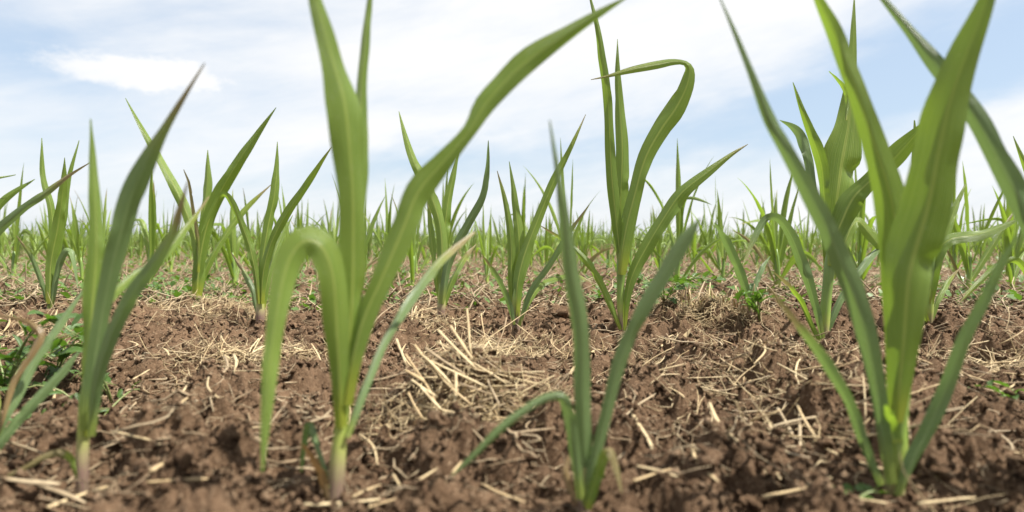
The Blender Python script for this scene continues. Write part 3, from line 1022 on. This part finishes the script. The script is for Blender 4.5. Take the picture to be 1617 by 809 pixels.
def join(parts):
    V, Fq, Lf, Tp, off = [], {}, [], [], 0
    for _, v, f, l, tip in parts:
        V.append(v)
        Lf.append(l)
        Tp.append(np.full(len(v), 1.3 if tip is None else tip))
        for a in (f if isinstance(f, list) else [f]):
            Fq.setdefault(a.shape[1], []).append(a + off)
        off += len(v)
    return np.vstack(V), [np.vstack(x) for x in Fq.values()], np.vstack(Lf), np.concatenate(Tp)


ROWS_ORD = ['first', 'second', 'third', 'fourth', 'fifth', 'sixth', 'seventh', 'eighth', 'ninth']
protos_parts = []
for k in range(14):
    lst = []
    for part, v, f, l, tip in gen_plant(200 + k, .40 * (1 + .12 * math.sin(k * 2.1)), 18, 5, 5 + k % 2):
        me = build_mesh(part, v, f, l, 1.3 if tip is None else tip)
        me.materials.append(STALK if part == 'stalk' else LEAF)
        lst.append((part, me))
    protos_parts.append(lst)
protos_whole = []
for k in range(14):
    me = build_mesh('maize_plant', *join(gen_plant(300 + k, .40 * (1 + .12 * math.sin(k * 1.7)), 9, 3, 6)))
    me.materials.append(LEAF_FAR)
    protos_whole.append(me)


def row_points(y0, slope, margin, jitter):
    half = y0 * .78 + margin
    pts = []
    x = -half * 1.12
    while x < half * 1.12:
        xx = x + random.gauss(0, jitter)
        yy = y0 - slope * xx + random.gauss(0, .03)
        if abs(xx) < yy * .76 + margin and random.random() > .06:
            pts.append((xx, yy))
        x += .14
    return pts


def seen_by(x, y):
    """the plant of the two front rows that this one shows closest to"""
    u = x / y
    nk, p = min(PLANT_POS, key=lambda q: abs(q[1][0] / q[1][1] - u))
    return f"just {'left' if u < p[0] / p[1] else 'right'} of {nk}"


count = 0
# a few third-row plants stand where the photograph shows tall ones
FIXED3 = {(900, 2.02): (1, 1.0), (1068, 1.95): (3, 1.12), (235, 1.98): (5, 1.05), (1230, 1.9): (7, 1.0), (1140, 2.0): (2, .9),
          (560, 2.05): (4, .85), (650, 2.0): (6, .8), (770, 2.1): (8, .78), (455, 2.05): (9, .85), (370, 2.1): (10, .85), (130, 2.1): (11, .9),
          (20, 2.1): (12, 1.0), (1360, 1.9): (13, .95), (1530, 1.85): (0, .95), (1600, 1.95): (3, .9), (980, 2.15): (5, .7), (1440, 2.0): (6, .9)}
row3 = [((px - 808.5) / FPX * y, y, k, s) for (px, y), (k, s) in FIXED3.items()]
row3.sort(key=lambda q: q[0] / q[1])
ORDN = ['first', 'second', 'third', 'fourth', 'fifth', 'sixth', 'seventh', 'eighth', 'ninth', 'tenth', 'eleventh', 'twelfth',
        'thirteenth', 'fourteenth', 'fifteenth', 'sixteenth', 'seventeenth', 'eighteenth']


def place_parts(x, y, k, s, label, group):
    root = empty('maize_plant', (x, y, float(soil_base(np.array([x]), np.array([y]))[0]) - .006), label, 'maize plant', group)
    root.rotation_euler = (0, 0, random.uniform(0, 6.283))
    root.scale = (s, s, s)
    for part, me in protos_parts[k]:
        obj(part, me, None, root)


for i, (x, y, k, s) in enumerate(row3):
    place_parts(x, y, k, s, f'young maize plant in the third row back, {ORDN[i]} from the left', 'maize plants in the third row')
    count += 1
yrow = 2.80
for r in range(4, 10):
    for (x, y) in row_points(yrow, .10, .15, .03):
        if count >= 283:
            break
        sd = seen_by(x, y)
        sc = random.uniform(.66, 1.14) * (1 if r < 7 else .98)
        size = 'short' if sc < .80 else 'tall' if sc > .95 else 'middling'
        lab = f'{size} {ROWS_ORD[r - 1]} row maize, {sd}'
        grp = f'maize plants in the {ROWS_ORD[r - 1]} row'
        count += 1
        if r < 7:
            place_parts(x, y, random.randrange(14), sc, lab, grp)
            continue
        o = obj('maize_plant', protos_whole[random.randrange(14)], None, None, (x, y, -.012))
        o.rotation_euler = (0, 0, random.uniform(0, 6.283))
        o.scale = (sc, sc, sc)
        tag(o, lab, 'maize plant', grp)
    yrow += .76


def make_far():
    """the rest of the field to the skyline: too many to count"""
    T = [join(gen_plant(400 + k, .40 * (1 + .15 * math.sin(k * 1.3)), 5, 3, 4 + k % 2)) for k in range(8)]
    T = [(v, f, l, t) for v, f, l, t in T]
    pts = []
    y = yrow
    while y < 95:
        half = y * .80 + .3
        step = .14 if y < 14 else .22 if y < 26 else .55
        n = int(2 * half / step)
        xs = np.linspace(-half, half, n) + RNG.normal(0, .03, n)
        ys = y - .10 * xs * min(1, 8 / y) + RNG.normal(0, .05, n)
        pts.append(np.stack([xs, ys], -1))
        y += .76 if y < 25 else 1.5 if y < 50 else 3
    pts = np.vstack(pts)
    pts = pts[RNG.random(len(pts)) > .08]
    n = len(pts)
    V, Fd, Lf, Tp, off = [], {}, [], [], 0
    pick = RNG.integers(0, len(T), n)
    for k, (tv, tf, tl, tt) in enumerate(T):
        # blades only: stalk walls would be lost at this distance
        p = pts[pick == k]
        m = len(p)
        a = RNG.uniform(0, 6.283, m)
        s = RNG.uniform(.60, 1.10, m)
        c_, s_ = np.cos(a)[:, None], np.sin(a)[:, None]
        x = (tv[None, :, 0] * c_ - tv[None, :, 1] * s_) * s[:, None] + p[:, 0:1]
        yy = (tv[None, :, 0] * s_ + tv[None, :, 1] * c_) * s[:, None] + p[:, 1:2]
        z = tv[None, :, 2] * s[:, None] - .012
        V.append(np.stack([x, yy, np.broadcast_to(z, x.shape)], -1).reshape(-1, 3))
        ll = np.tile(tl, (m, 1, 1))
        ll[..., 2] = (ll[..., 2] + RNG.random(m)[:, None]) % 1
        Lf.append(ll.reshape(-1, 3))
        Tp.append(np.tile(tt, m))
        for fa in tf:
            Fd.setdefault(fa.shape[1], []).append((fa[None] + (np.arange(m) * len(tv))[:, None, None] + off).reshape(-1, fa.shape[1]))
        off += m * len(tv)
    me = build_mesh('maize_field', np.vstack(V), [np.vstack(x) for x in Fd.values()], np.vstack(Lf), np.concatenate(Tp))
    o = obj('maize_field', me, LEAF_FAR)
    tag(o, 'far rows of young maize merging into a green band at the skyline', 'maize crop', None, 'stuff')
    print('far plants', n, 'faces', len(me.polygons))


make_far()


# ------------------------------------------------------------------ straw
def straw_path(a, b, n=6, bend=.06, sag=True):
    """a, b world points; a slightly bent culm between them"""
    a, b = np.asarray(a, float), np.asarray(b, float)
    t = np.linspace(0, 1, n)[:, None]
    P = a + (b - a) * t
    ln = np.linalg.norm(b - a)
    side = np.cross(b - a, [0, 0, 1.0])
    side = side / (np.linalg.norm(side) + 1e-9)
    P = P + side * (np.sin(t * math.pi) * ln * random.uniform(-bend, bend)) + side * (np.sin(t * 9 + random.uniform(0, 6)) * ln * .004)
    return P


def straw_mesh(P, r, flat=.6, seed=0):
    n = len(P)
    R = np.full(n, r) * (1 + .16 * np.sin(np.linspace(0, 7, n) + seed))
    # a joint swells the culm part of the way along
    k = (seed * 7) % n
    R[k] *= 1.25
    R[0] *= .8
    R[-1] *= .55
    v, f, l = tube(P, R, 6, flat, random.random())
    return build_mesh('straw', v, f, l)


def rest_on_soil(P, lift):
    """lay a path onto the soil: straight between its ends, raised over the lumps it crosses"""
    P = np.array(P, float)
    z = soil(P[:, 0], P[:, 1])
    t = np.linspace(0, 1, len(P))
    c = np.polyfit(t, z, 1)
    line = np.polyval(c, t)
    line = line + max(0.0, np.max(z - line)) * .55
    P[:, 2] = line + lift
    return P


def nearest_nick(p):
    best = min(PLANT_POS, key=lambda q: (q[1][0] - p[0]) ** 2 + (q[1][1] - p[1]) ** 2)
    dx_, dy_ = p[0] - best[1][0], p[1] - best[1][1]
    if abs(dx_) > abs(dy_):
        w_ = 'left of' if dx_ < 0 else 'right of'
    else:
        w_ = 'in front of' if dy_ < 0 else 'behind'
    return w_, best[0]


def loose_straw(P, r, tone):
    mid = P[len(P) // 2]
    ln = np.linalg.norm(P[-1] - P[0])
    me = straw_mesh(P - mid, r, random.uniform(.45, .75), random.randrange(6))
    o = obj('straw', me, STRAW if tone else STRAW_GREY, None, tuple(mid))
    size = 'long' if ln > .07 else 'short' if ln < .035 else 'medium'
    colour = 'pale' if tone else 'greyish'
    w_, nk = nearest_nick(mid)
    tilt_ = abs(P[-1][2] - P[0][2]) / (ln + 1e-6)
    st = 'tilted' if tilt_ > .35 else 'flat'
    lab = f'{size} {colour} straw lying {st} {w_} {nk}'
    tag(o, lab, 'straw', 'straws: ' + lab)
    return o


def px_straw(x0, y0, x1, y1, wd, tone=1, lift=(.003, .003)):
    a = ground_hit(x0, y0, lift[0])
    b = ground_hit(x1, y1, lift[1])
    P = straw_path(a, b, 7)
    zs = soil(P[:, 0], P[:, 1])
    d = zs - P[:, 2]
    P[:, 2] += max(0, d.max()) * .9 + .0015
    return P, wd / FPX * a[1] / 2


TRACED = [
    (370, 574, 363, 615, 6), (354, 578, 347, 611, 6), (367, 614, 417, 613, 3.5), (295, 636, 261, 679, 5), (296, 636, 336, 639, 4),
    (350, 532, 389, 559, 3.5), (415, 531, 394, 558, 3), (301, 495, 328, 485, 3.5), (210, 601, 236, 586, 3.5), (205, 679, 226, 663, 4.5),
    (394, 562, 418, 552, 3), (60, 520, 25, 537, 5), (20, 500, 8, 540, 4), (203, 541, 214, 549, 5), (228, 560, 246, 566, 3),
    (1153, 654, 1212, 651, 5), (1264, 597, 1266, 650, 4), (1535, 668, 1560, 708, 7), (1516, 582, 1569, 602, 4), (1519, 563, 1596, 594, 6),
    (1581, 628, 1617, 606, 5), (1500, 575, 1540, 600, 4), (1340, 554, 1385, 556, 9), (997, 688, 1033, 759, 8), (975, 711, 1035, 658, 5),
    (1121, 683, 1164, 754, 9), (1093, 744, 1134, 809, 9), (557, 794, 602, 774, 7), (582, 807, 678, 782, 7), (701, 809, 729, 766, 7),
    (562, 691, 595, 744, 5), (987, 604, 1074, 603, 4.5), (975, 612, 1095, 610, 4), (1134, 582, 1175, 609, 3.5), (1175, 588, 1226, 612, 4.5),
    (900, 593, 946, 552, 7), (1050, 640, 1080, 660, 5), (230, 806, 330, 800, 9), (75, 806, 170, 772, 12), (240, 800, 275, 772, 11),
    (330, 650, 345, 690, 4), (150, 690, 200, 680, 5), (300, 700, 275, 735, 6), (460, 480, 490, 474, 3), (640, 545, 655, 585, 4),
    (1450, 570, 1470, 600, 4), (1395, 560, 1378, 590, 5), (1560, 690, 1600, 730, 6), (1480, 520, 1530, 512, 3), (1560, 500, 1600, 512, 4),
    (1590, 540, 1617, 545, 5), (870, 540, 893, 566, 3), (1045, 560, 1062, 540, 4), (620, 755, 640, 790, 6), (480, 640, 500, 655, 4),
    (0, 782, 95, 792, 16), (15, 760, 135, 802, 11), (480, 806, 600, 797, 9), (1000, 803, 1110, 772, 9), (1205, 800, 1290, 782, 10), (640, 800, 690, 770, 7),
    (760, 770, 830, 800, 8), (1450, 800, 1540, 790, 8), (1330, 795, 1400, 806, 8), (100, 640, 60, 662, 5), (0, 560, 40, 535, 5), (180, 735, 240, 752, 6), (1000, 780, 1070, 800, 8), (1200, 590, 1190, 640, 4),
]
for x0, y0, x1, y1, wd in TRACED:
    P, r_ = px_straw(x0, y0, x1, y1, wd)
    loose_straw(P, r_ * .78, random.random() < .75)

# broad dry husk by the stubble
hk0, hk1 = ground_hit(1064, 556, .004), ground_hit(1092, 520, .018)
Pk = straw_path(hk0, hk1, 9, .05)
Tk = nrm(np.gradient(Pk, axis=0))
Sk = nrm(np.cross(Tk, np.array([0.2, 1.0, .2])))
vk, fk, lk = ribbon(Pk - Pk[0], Sk, np.cross(Sk, Tk), np.interp(np.linspace(0, 1, 9), [0, .3, .8, 1], [.003, .010, .009, .003]), .5, 7, .12, 5)
tag(obj('dry_husk', build_mesh('dry_husk', vk, fk, lk, .2), STRAW, None, tuple(Pk[0])),
    'broad pale dry husk scrap leaning on stubble right of sharp tall plant', 'husk')


def straw_clump(label, centre_px, straws, n_rand, spread, n_fibre, ln=(.02, .06), rad=(.0008, .0019), up=.25, aim=None, group='clumps of dry straw'):
    c0 = ground_hit(*centre_px)
    root = empty('straw_clump', tuple(c0), label, 'straw clump', group)
    for q in straws:
        x0, y0, x1, y1, wd, l0, l1 = q
        a, b = at(x0, y0, c0[1] + l0), at(x1, y1, c0[1] + l1)
        P = straw_path(a, b, 7, .04)
        zs = soil(P[:, 0], P[:, 1])
        P[:, 2] += max(0, (zs - P[:, 2]).max()) * .6
        o = obj('straw', straw_mesh(P - c0, wd / FPX * c0[1] / 2 * .66, .6, random.randrange(6)), STRAW if random.random() < .8 else STRAW_GREY, root)
    for i in range(n_rand):
        x = c0[0] + random.gauss(0, spread[0])
        y = c0[1] + random.gauss(0, spread[1])
        az_ = random.uniform(0, math.pi) if aim is None else random.gauss(aim, .5)
        l_ = random.uniform(*ln)
        e = random.gauss(.1, up)
        d = np.array([math.cos(az_) * math.cos(e), math.sin(az_) * math.cos(e), math.sin(abs(e))])
        a = np.array([x, y, soil1(x, y) + random.uniform(.001, .010)])
        P = straw_path(a, a + d * l_, 5, .10)
        zs = soil(P[:, 0], P[:, 1])
        P[:, 2] += max(0, (zs - P[:, 2]).max()) * .6
        obj('straw', straw_mesh(P - c0, random.uniform(*rad), random.uniform(.4, .8), random.randrange(5)), STRAW if random.random() < .65 else STRAW_GREY, root)
    if n_fibre:
        x = c0[0] + RNG.normal(0, spread[0] * 1.15, n_fibre)
        y = c0[1] + RNG.normal(0, spread[1] * 1.15, n_fibre)
        v, f, l = fibres(x, y, .010, .040, .00022, .0007, .006, .5)
        o = obj('chaff', build_mesh('chaff', v - np.array(c0), f, l), STRAW, root)
        tag(o, None, None, None, 'stuff')
    return root


def fibres(x, y, l0, l1, r0, r1, lift, up):
    """thin curled plant fibres scattered at x, y"""
    n = len(x)
    k = 5
    az_ = RNG.uniform(0, 6.283, n)
    ln = RNG.uniform(l0, l1, n) * (.5 + RNG.random(n))
    el_ = np.abs(RNG.normal(0, up, n))
    t = np.linspace(-.5, .5, k)
    curl = RNG.normal(0, .9, n)
    ang = az_[:, None] + curl[:, None] * t[None, :]
    px = x[:, None] + np.cos(ang) * np.cos(el_)[:, None] * ln[:, None] * t
    py = y[:, None] + np.sin(ang) * np.cos(el_)[:, None] * ln[:, None] * t
    zs = soil(px.ravel(), py.ravel()).reshape(px.shape)
    pz = zs.mean(1)[:, None] * .5 + zs.max(1)[:, None] * .5 + (t[None] + .4) * np.sin(el_)[:, None] * ln[:, None]
    pz = np.maximum(pz, zs - .0005) + RNG.uniform(0, lift, n)[:, None] * .4
    pz = pz + RNG.normal(0, .0006, pz.shape)
    P = np.stack([px, py, pz], -1)
    r = RNG.uniform(r0, r1, n)
    R = r[:, None] * np.array([.7, 1, 1.05, .95, .5])[None]
    return tubes(P, R, 3, .8)


straw_clump('big blurred heap of thick cut straw right of tall front plant', (735, 640),
    [(693, 522, 752, 582, 9, .03, 0), (712, 515, 747, 568, 9, .04, .01), (738, 488, 744, 562, 6, .05, .02), (672, 550, 735, 592, 9, .02, 0),
     (668, 562, 715, 610, 9, .01, -.01), (640, 585, 672, 604, 11, 0, -.01), (650, 600, 692, 628, 9, -.01, -.02), (690, 540, 800, 606, 7, .02, 0),
     (735, 580, 850, 606, 6, .01, .03), (700, 575, 860, 601, 6, .02, .04), (720, 588, 718, 642, 8, -.01, -.03), (690, 648, 690, 705, 7, -.03, -.05),
     (707, 660, 712, 695, 6, -.03, -.05), (640, 560, 690, 640, 7, .02, -.02), (660, 640, 722, 652, 7, -.02, -.03), (770, 600, 790, 642, 6, 0, -.02),
     (626, 535, 642, 577, 6, .05, .03), (655, 545, 700, 600, 8, .02, 0), (680, 570, 770, 612, 8, .01, -.01), (665, 612, 700, 650, 8, -.02, -.03),
     (645, 620, 668, 662, 7, -.02, -.03), (725, 605, 780, 625, 7, -.02, -.01), (750, 560, 800, 596, 6, .03, .03), (700, 600, 745, 640, 7, -.02, -.03)],
    55, (.034, .020), 520, (.015, .050), (.0005, .0014), .35, -.4)
straw_clump('radiating tangle of thin straw behind the big straw heap', (785, 552),
    [(850, 480, 745, 552, 3, .05, -.02), (735, 530, 850, 540, 3, 0, 0), (760, 500, 775, 575, 3, .04, -.03), (800, 505, 775, 570, 4, .03, -.03),
     (790, 540, 840, 548, 3, 0, 0), (770, 545, 790, 580, 3.5, 0, -.03), (745, 520, 800, 555, 3.5, .02, 0), (815, 545, 790, 585, 3, 0, -.04)],
    40, (.045, .045), 650, (.02, .06), (.0006, .0013), .4)
straw_clump('row of short straight straws below plant just left of centre', (655, 520),
    [(640 + i * 6, 492 + (i % 3) * 4, 628 + i * 6.5, 520 + (i * 5) % 9, 5, .05, -.01) for i in range(7)],
    24, (.05, .03), 400, (.015, .05), (.0008, .0016), .3)
straw_clump('upright grey stubble tuft on clod right of sharp tall plant', (1110, 505),
    [(1066 + i * 6.4 + (i * 37 % 5), 504 - (i * 13 % 8), 1054 + i * 6.2 + (i * 53 % 29), 480 - (i * 29 % 31), 3.6 + (i * 7 % 4) * .9, .0 + (i % 4) * .012, .01 + (i % 3) * .012) for i in range(22)] + [(1062 + i * 7.7, 506 - (i * 11 % 9), 1050 + i * 7.9 + (i * 31 % 26), 488 - (i * 17 % 19), 3.4, .03, -.005) for i in range(15)],
    46, (.055, .03), 700, (.012, .035), (.0007, .0016), .8, None)
straw_clump('loose blurred fan of long straws left of big front plant', (1245, 690),
    [(1175, 589, 1227, 609, 5, .17, .11), (1227, 609, 1322, 662, 6, .11, .03), (1228, 655, 1258, 711, 9, .03, -.02), (1258, 665, 1310, 757, 9, .02, -.06),
     (1264, 662, 1267, 757, 7, .03, -.06), (1150, 732, 1196, 815, 10, -.05, -.11), (1181, 723, 1233, 806, 8, -.04, -.11), (1264, 609, 1347, 649, 6, .13, .05),
     (1230, 640, 1300, 655, 6, .06, .04), (1215, 668, 1240, 720, 7, .02, -.03), (1285, 690, 1300, 740, 7, 0, -.04), (1190, 640, 1260, 660, 5, .06, .03)],
    18, (.05, .06), 160, (.02, .06), (.0008, .0017), .3, -.7)
straw_clump('bundle of long straws lying at right beneath arching leaf', (1565, 592),
    [(1519, 560, 1600, 590, 5, .05, 0), (1530, 572, 1590, 604, 5, .03, -.01), (1505, 585, 1560, 608, 4.5, .01, -.02), (1545, 558, 1617, 580, 4.5, .06, .01)],
    34, (.06, .05), 600, (.03, .08), (.0007, .0015), .25, -.35)
straw_clump('star shaped scatter of straw bits left of tall front plant', (405, 565),
    [(394, 560, 420, 545, 5, 0, .03), (392, 562, 370, 552, 4, 0, .03), (398, 565, 412, 585, 5, 0, -.04), (396, 566, 378, 590, 4, 0, -.05), (398, 560, 415, 530, 3, 0, .07)],
    22, (.05, .04), 500, (.015, .045), (.0006, .0014), .3)
straw_clump('pale straw tuft at foot of wide forked plant at left', (255, 492), [], 40, (.09, .05), 900, (.015, .05), (.0006, .0014), .45)
straw_clump('pale straw tuft between forked plant and purple based plant', (372, 497), [], 30, (.05, .05), 600, (.015, .05), (.0006, .0014), .5)
straw_clump('dry straw tuft at the far left edge of view', (20, 525), [], 26, (.07, .05), 500, (.02, .06), (.0007, .0016), .35)
straw_clump('fine straw mat in front of sharp tall plant', (1010, 565), [], 18, (.10, .03), 240, (.015, .05), (.0006, .0013), .2)
straw_clump('straw pile in front of broad leaved plant', (1200, 600), [], 26, (.08, .06), 350, (.02, .06), (.0006, .0014), .25, -.5)


def density(px, py):
    """where the litter lies thick, by distance and place along the field"""
    return .35 + .9 * vnoise(px, py, .16, 301) ** 2 * 2 + np.where(py > 1.55, 1.6, 0) + np.where((py > .85) & (py < 1.5) & (px > -.25), .5, 0)


def scatter_litter(n, y0, y1):
    x, y = scatter_xy(n * 3, y0, y1)
    dn = density(x, y)
    k = RNG.random(len(x)) < dn / 2.6
    return x[k][:n], y[k][:n]


# single straws of the litter that are large enough to pick out
lx, ly = scatter_litter(90, .42, 1.6)
for x, y in zip(lx, ly):
    a_ = random.uniform(0, 6.283)
    l_ = random.uniform(.025, .085)
    d = np.array([math.cos(a_), math.sin(a_), 0]) * l_ / 2
    c_ = np.array([x, y, 0])
    loose_straw(rest_on_soil(straw_path(c_ - d, c_ + d, 7, .10), .0012), random.uniform(.0008, .0019), random.random() < .6)


def make_litter():
    V, F3, F4, Lf, off = [], [], [], [], 0
    def add(v, f, l):
        nonlocal off
        V.append(v)
        Lf.append(l)
        for a in f:
            (F4 if a.shape[1] == 4 else F3).append(a + off)
        off += len(v)
    x, y = scatter_litter(4800, .36, 2.4)
    add(*fibres(x, y, .006, .034, .00016, .0006, .004, .25))
    x, y = scatter_litter(1900, .42, 4.0)
    add(*fibres(x, y, .012, .055, .0005, .0014, .004, .16))
    x, y = scatter_xy(9500, 1.45, 8.0)
    add(*fibres(x, y, .03, .10, .0010, .0026, .014, .40))
    o = obj('straw_litter', build_mesh('straw_litter', np.vstack(V), [np.vstack(F4), np.vstack(F3)], np.vstack(Lf)), STRAW_GREY)
    tag(o, 'fine dry straw and root fibres strewn over the soil', 'straw litter', None, 'stuff')


make_litter()


# ------------------------------------------------------------------ weeds
def weed_leaf(length, width, seed, lobed=False):
    n = 9
    rg = np.random.default_rng(seed)
    t = np.linspace(0, 1, n)
    th = .15 + rg.uniform(.3, .9) * t
    ds = length / (n - 1)
    P = np.stack([np.concatenate([[0], np.cumsum(np.cos(th[:-1]) * ds)]), np.zeros(n), np.concatenate([[0], np.cumsum(-np.sin(th[:-1] - .5) * ds)])], -1)
    S = np.tile([0, 1., 0], (n, 1))
    T = nrm(np.gradient(P, axis=0))
    Nn = np.cross(T, S)
    prof = np.interp(t, [0, .12, .2, .45, .75, .92, 1], [.06, .08, .75, 1, .72, .35, .03])
    if lobed:
        prof = prof * (1 + .38 * np.sign(np.sin(t * 24)))
    v, f, l = ribbon(P, S, Nn, prof * width / 2, .3, 5, .08, seed)
    return build_mesh('leaf', v, f, l, 1.3)


WL = {k: [weed_leaf(.024, {'oval': .0095, 'round': .018, 'lobed': .012}[k], 70 + i * 3 + len(k), k == 'lobed') for i in range(4)] for k in ('oval', 'round', 'lobed')}
for k in WL:
    for me in WL[k]:
        me.materials.append(WEED)


def weed(label, px, py, kind, n_stem, reach, leaf_s, n_leaf, rise=.5, group='green weeds between the maize'):
    c0 = ground_hit(px, py)
    c0[2] = soil1(c0[0], c0[1])
    root = empty('weed', tuple(c0), label, 'weed', group)
    for s in range(n_stem):
        a = random.uniform(0, 6.283)
        ln = reach * random.uniform(.6, 1.15)
        t = np.linspace(0, 1, 8)
        a_t = a + random.uniform(-.7, .7) * t
        P = np.stack([np.cos(a_t) * ln * t, np.sin(a_t) * ln * t, ln * rise * np.sin(t * 2.2) * random.uniform(.7, 1.2)], -1)
        zs = soil(P[:, 0] + c0[0], P[:, 1] + c0[1]) - c0[2]
        P[:, 2] = np.maximum(P[:, 2], zs + .002)
        P[0, 2] -= .004
        v, f, l = tube(P, np.linspace(.0011, .0005, 8), 5, 1, random.random())
        obj('stem', build_mesh('stem', v, f, l), STALK_GREEN, root)
        for j in range(n_leaf):
            u = (j + .6) / n_leaf
            p = np.array([np.interp(u, t, P[:, c]) for c in range(3)])
            o = obj('leaf', random.choice(WL[kind]), None, root, tuple(p))
            sc = leaf_s / .024 * random.uniform(.65, 1.2)
            o.scale = (sc, sc, sc)
            o.rotation_euler = (random.gauss(0, .3), random.gauss(-.25, .35), a + (1 if j % 2 else -1) * random.uniform(.5, 1.4))
    return root


_m, _g, _o = new_mat('weed_stem')
_p = _g.new('ShaderNodeBsdfPrincipled')
_g.put(_p.inputs['Base Color'], _g.mix(_g.noise(_g.new('ShaderNodeTexCoord').outputs['Object'], 60), (.12, .19, .05), (.22, .22, .08)))
_p.inputs['Roughness'].default_value = .5
_m.node_tree.links.new(_p.outputs[0], _o.inputs[0])
STALK_GREEN = _m

weed('leafy weed with pointed oval leaves at the left edge', 12, 615, 'oval', 10, .085, .034, 6, .7)
weed('second leafy weed behind left front plant', 88, 588, 'oval', 5, .065, .034, 5, .7)
weed('round leaved creeping weed below the left edge weed', 40, 668, 'round', 6, .05, .016, 5, .45)
weed('small sprawling weed sprig right of left front plant', 150, 640, 'oval', 3, .07, .018, 4, .5)
weed('upright two leaf weed sprig beside left front plant', 178, 625, 'oval', 2, .045, .018, 3, 1.0)
weed('lobed weed at foot of sharp tall plant right of centre', 1050, 500, 'lobed', 8, .085, .026, 6, .55)
weed('small lobed weed beside the grey stubble tuft', 1200, 512, 'lobed', 5, .07, .034, 4, .8)
weed('low clover like weed between forked plant and left front plant', 268, 478, 'round', 7, .10, .018, 6, .45)
weed('weed patch at left behind the purple based plant', 365, 470, 'oval', 6, .11, .022, 5, .4)
weed('tiny weed at right edge on a soil clod', 1607, 650, 'oval', 4, .035, .018, 4, .7)
weed('weed behind the plant at right edge', 1500, 478, 'oval', 6, .10, .026, 5, .5)
weed('little weed near bottom right corner of soil', 1352, 803, 'round', 3, .02, .008, 3, .4)


def make_cover():
    """low green weeds between the far rows: nobody could count them"""
    n = 15000
    x, y = scatter_xy(n * 2, 1.5, 12.0)
    wgt = np.clip(.26 + .9 * vnoise(x, y, .5, 77) ** 2 + np.where(x < -.15 * y, .45, 0) + np.where(y > 3.2, .15, 0), 0, 1)
    k = RNG.random(len(x)) < wgt
    x, y = x[k][:n], y[k][:n]
    n = len(x)
    a = RNG.uniform(0, 6.283, n)
    ln = RNG.uniform(.012, .032, n) * (1 + .06 * y)
    e = RNG.uniform(0, .9, n)
    z = soil(x, y, np.full(n, .02)) + RNG.uniform(.002, .03, n)
    d = np.stack([np.cos(a) * np.cos(e), np.sin(a) * np.cos(e), np.sin(e)], -1)
    s = np.stack([-np.sin(a), np.cos(a), RNG.normal(0, .3, n)], -1)
    c = np.stack([x, y, z], -1)
    up = np.cross(d, s)
    L_, W_ = ln[:, None], (ln * .28)[:, None]
    V = np.stack([c, c + d * L_ * .45 + s * W_, c + d * L_ - up * L_ * .12, c + d * L_ * .45 - s * W_, c + d * L_ * .5 + up * L_ * -.06], 1)
    i = (np.arange(n) * 5)[:, None]
    F = np.vstack([i + np.array([[0, 1, 4]]), i + np.array([[1, 2, 4]]), i + np.array([[2, 3, 4]]), i + np.array([[3, 0, 4]])])
    lf = np.zeros((n, 5, 3))
    lf[..., 1] = .5
    lf[..., 2] = RNG.random(n)[:, None]
    o = obj('weed_cover', build_mesh('weed_cover', V.reshape(-1, 3), F, lf.reshape(-1, 3), 1.3), WEED)
    tag(o, 'low green weeds spread between the far maize rows', 'weeds', None, 'stuff')


make_cover()
TRIS = sum(len(o.data.loops) - 2 * len(o.data.polygons) for o in bpy.data.objects if o.type == 'MESH')
print('tris', sum(len(m.loops) - 2 * len(m.polygons) for m in bpy.data.meshes))
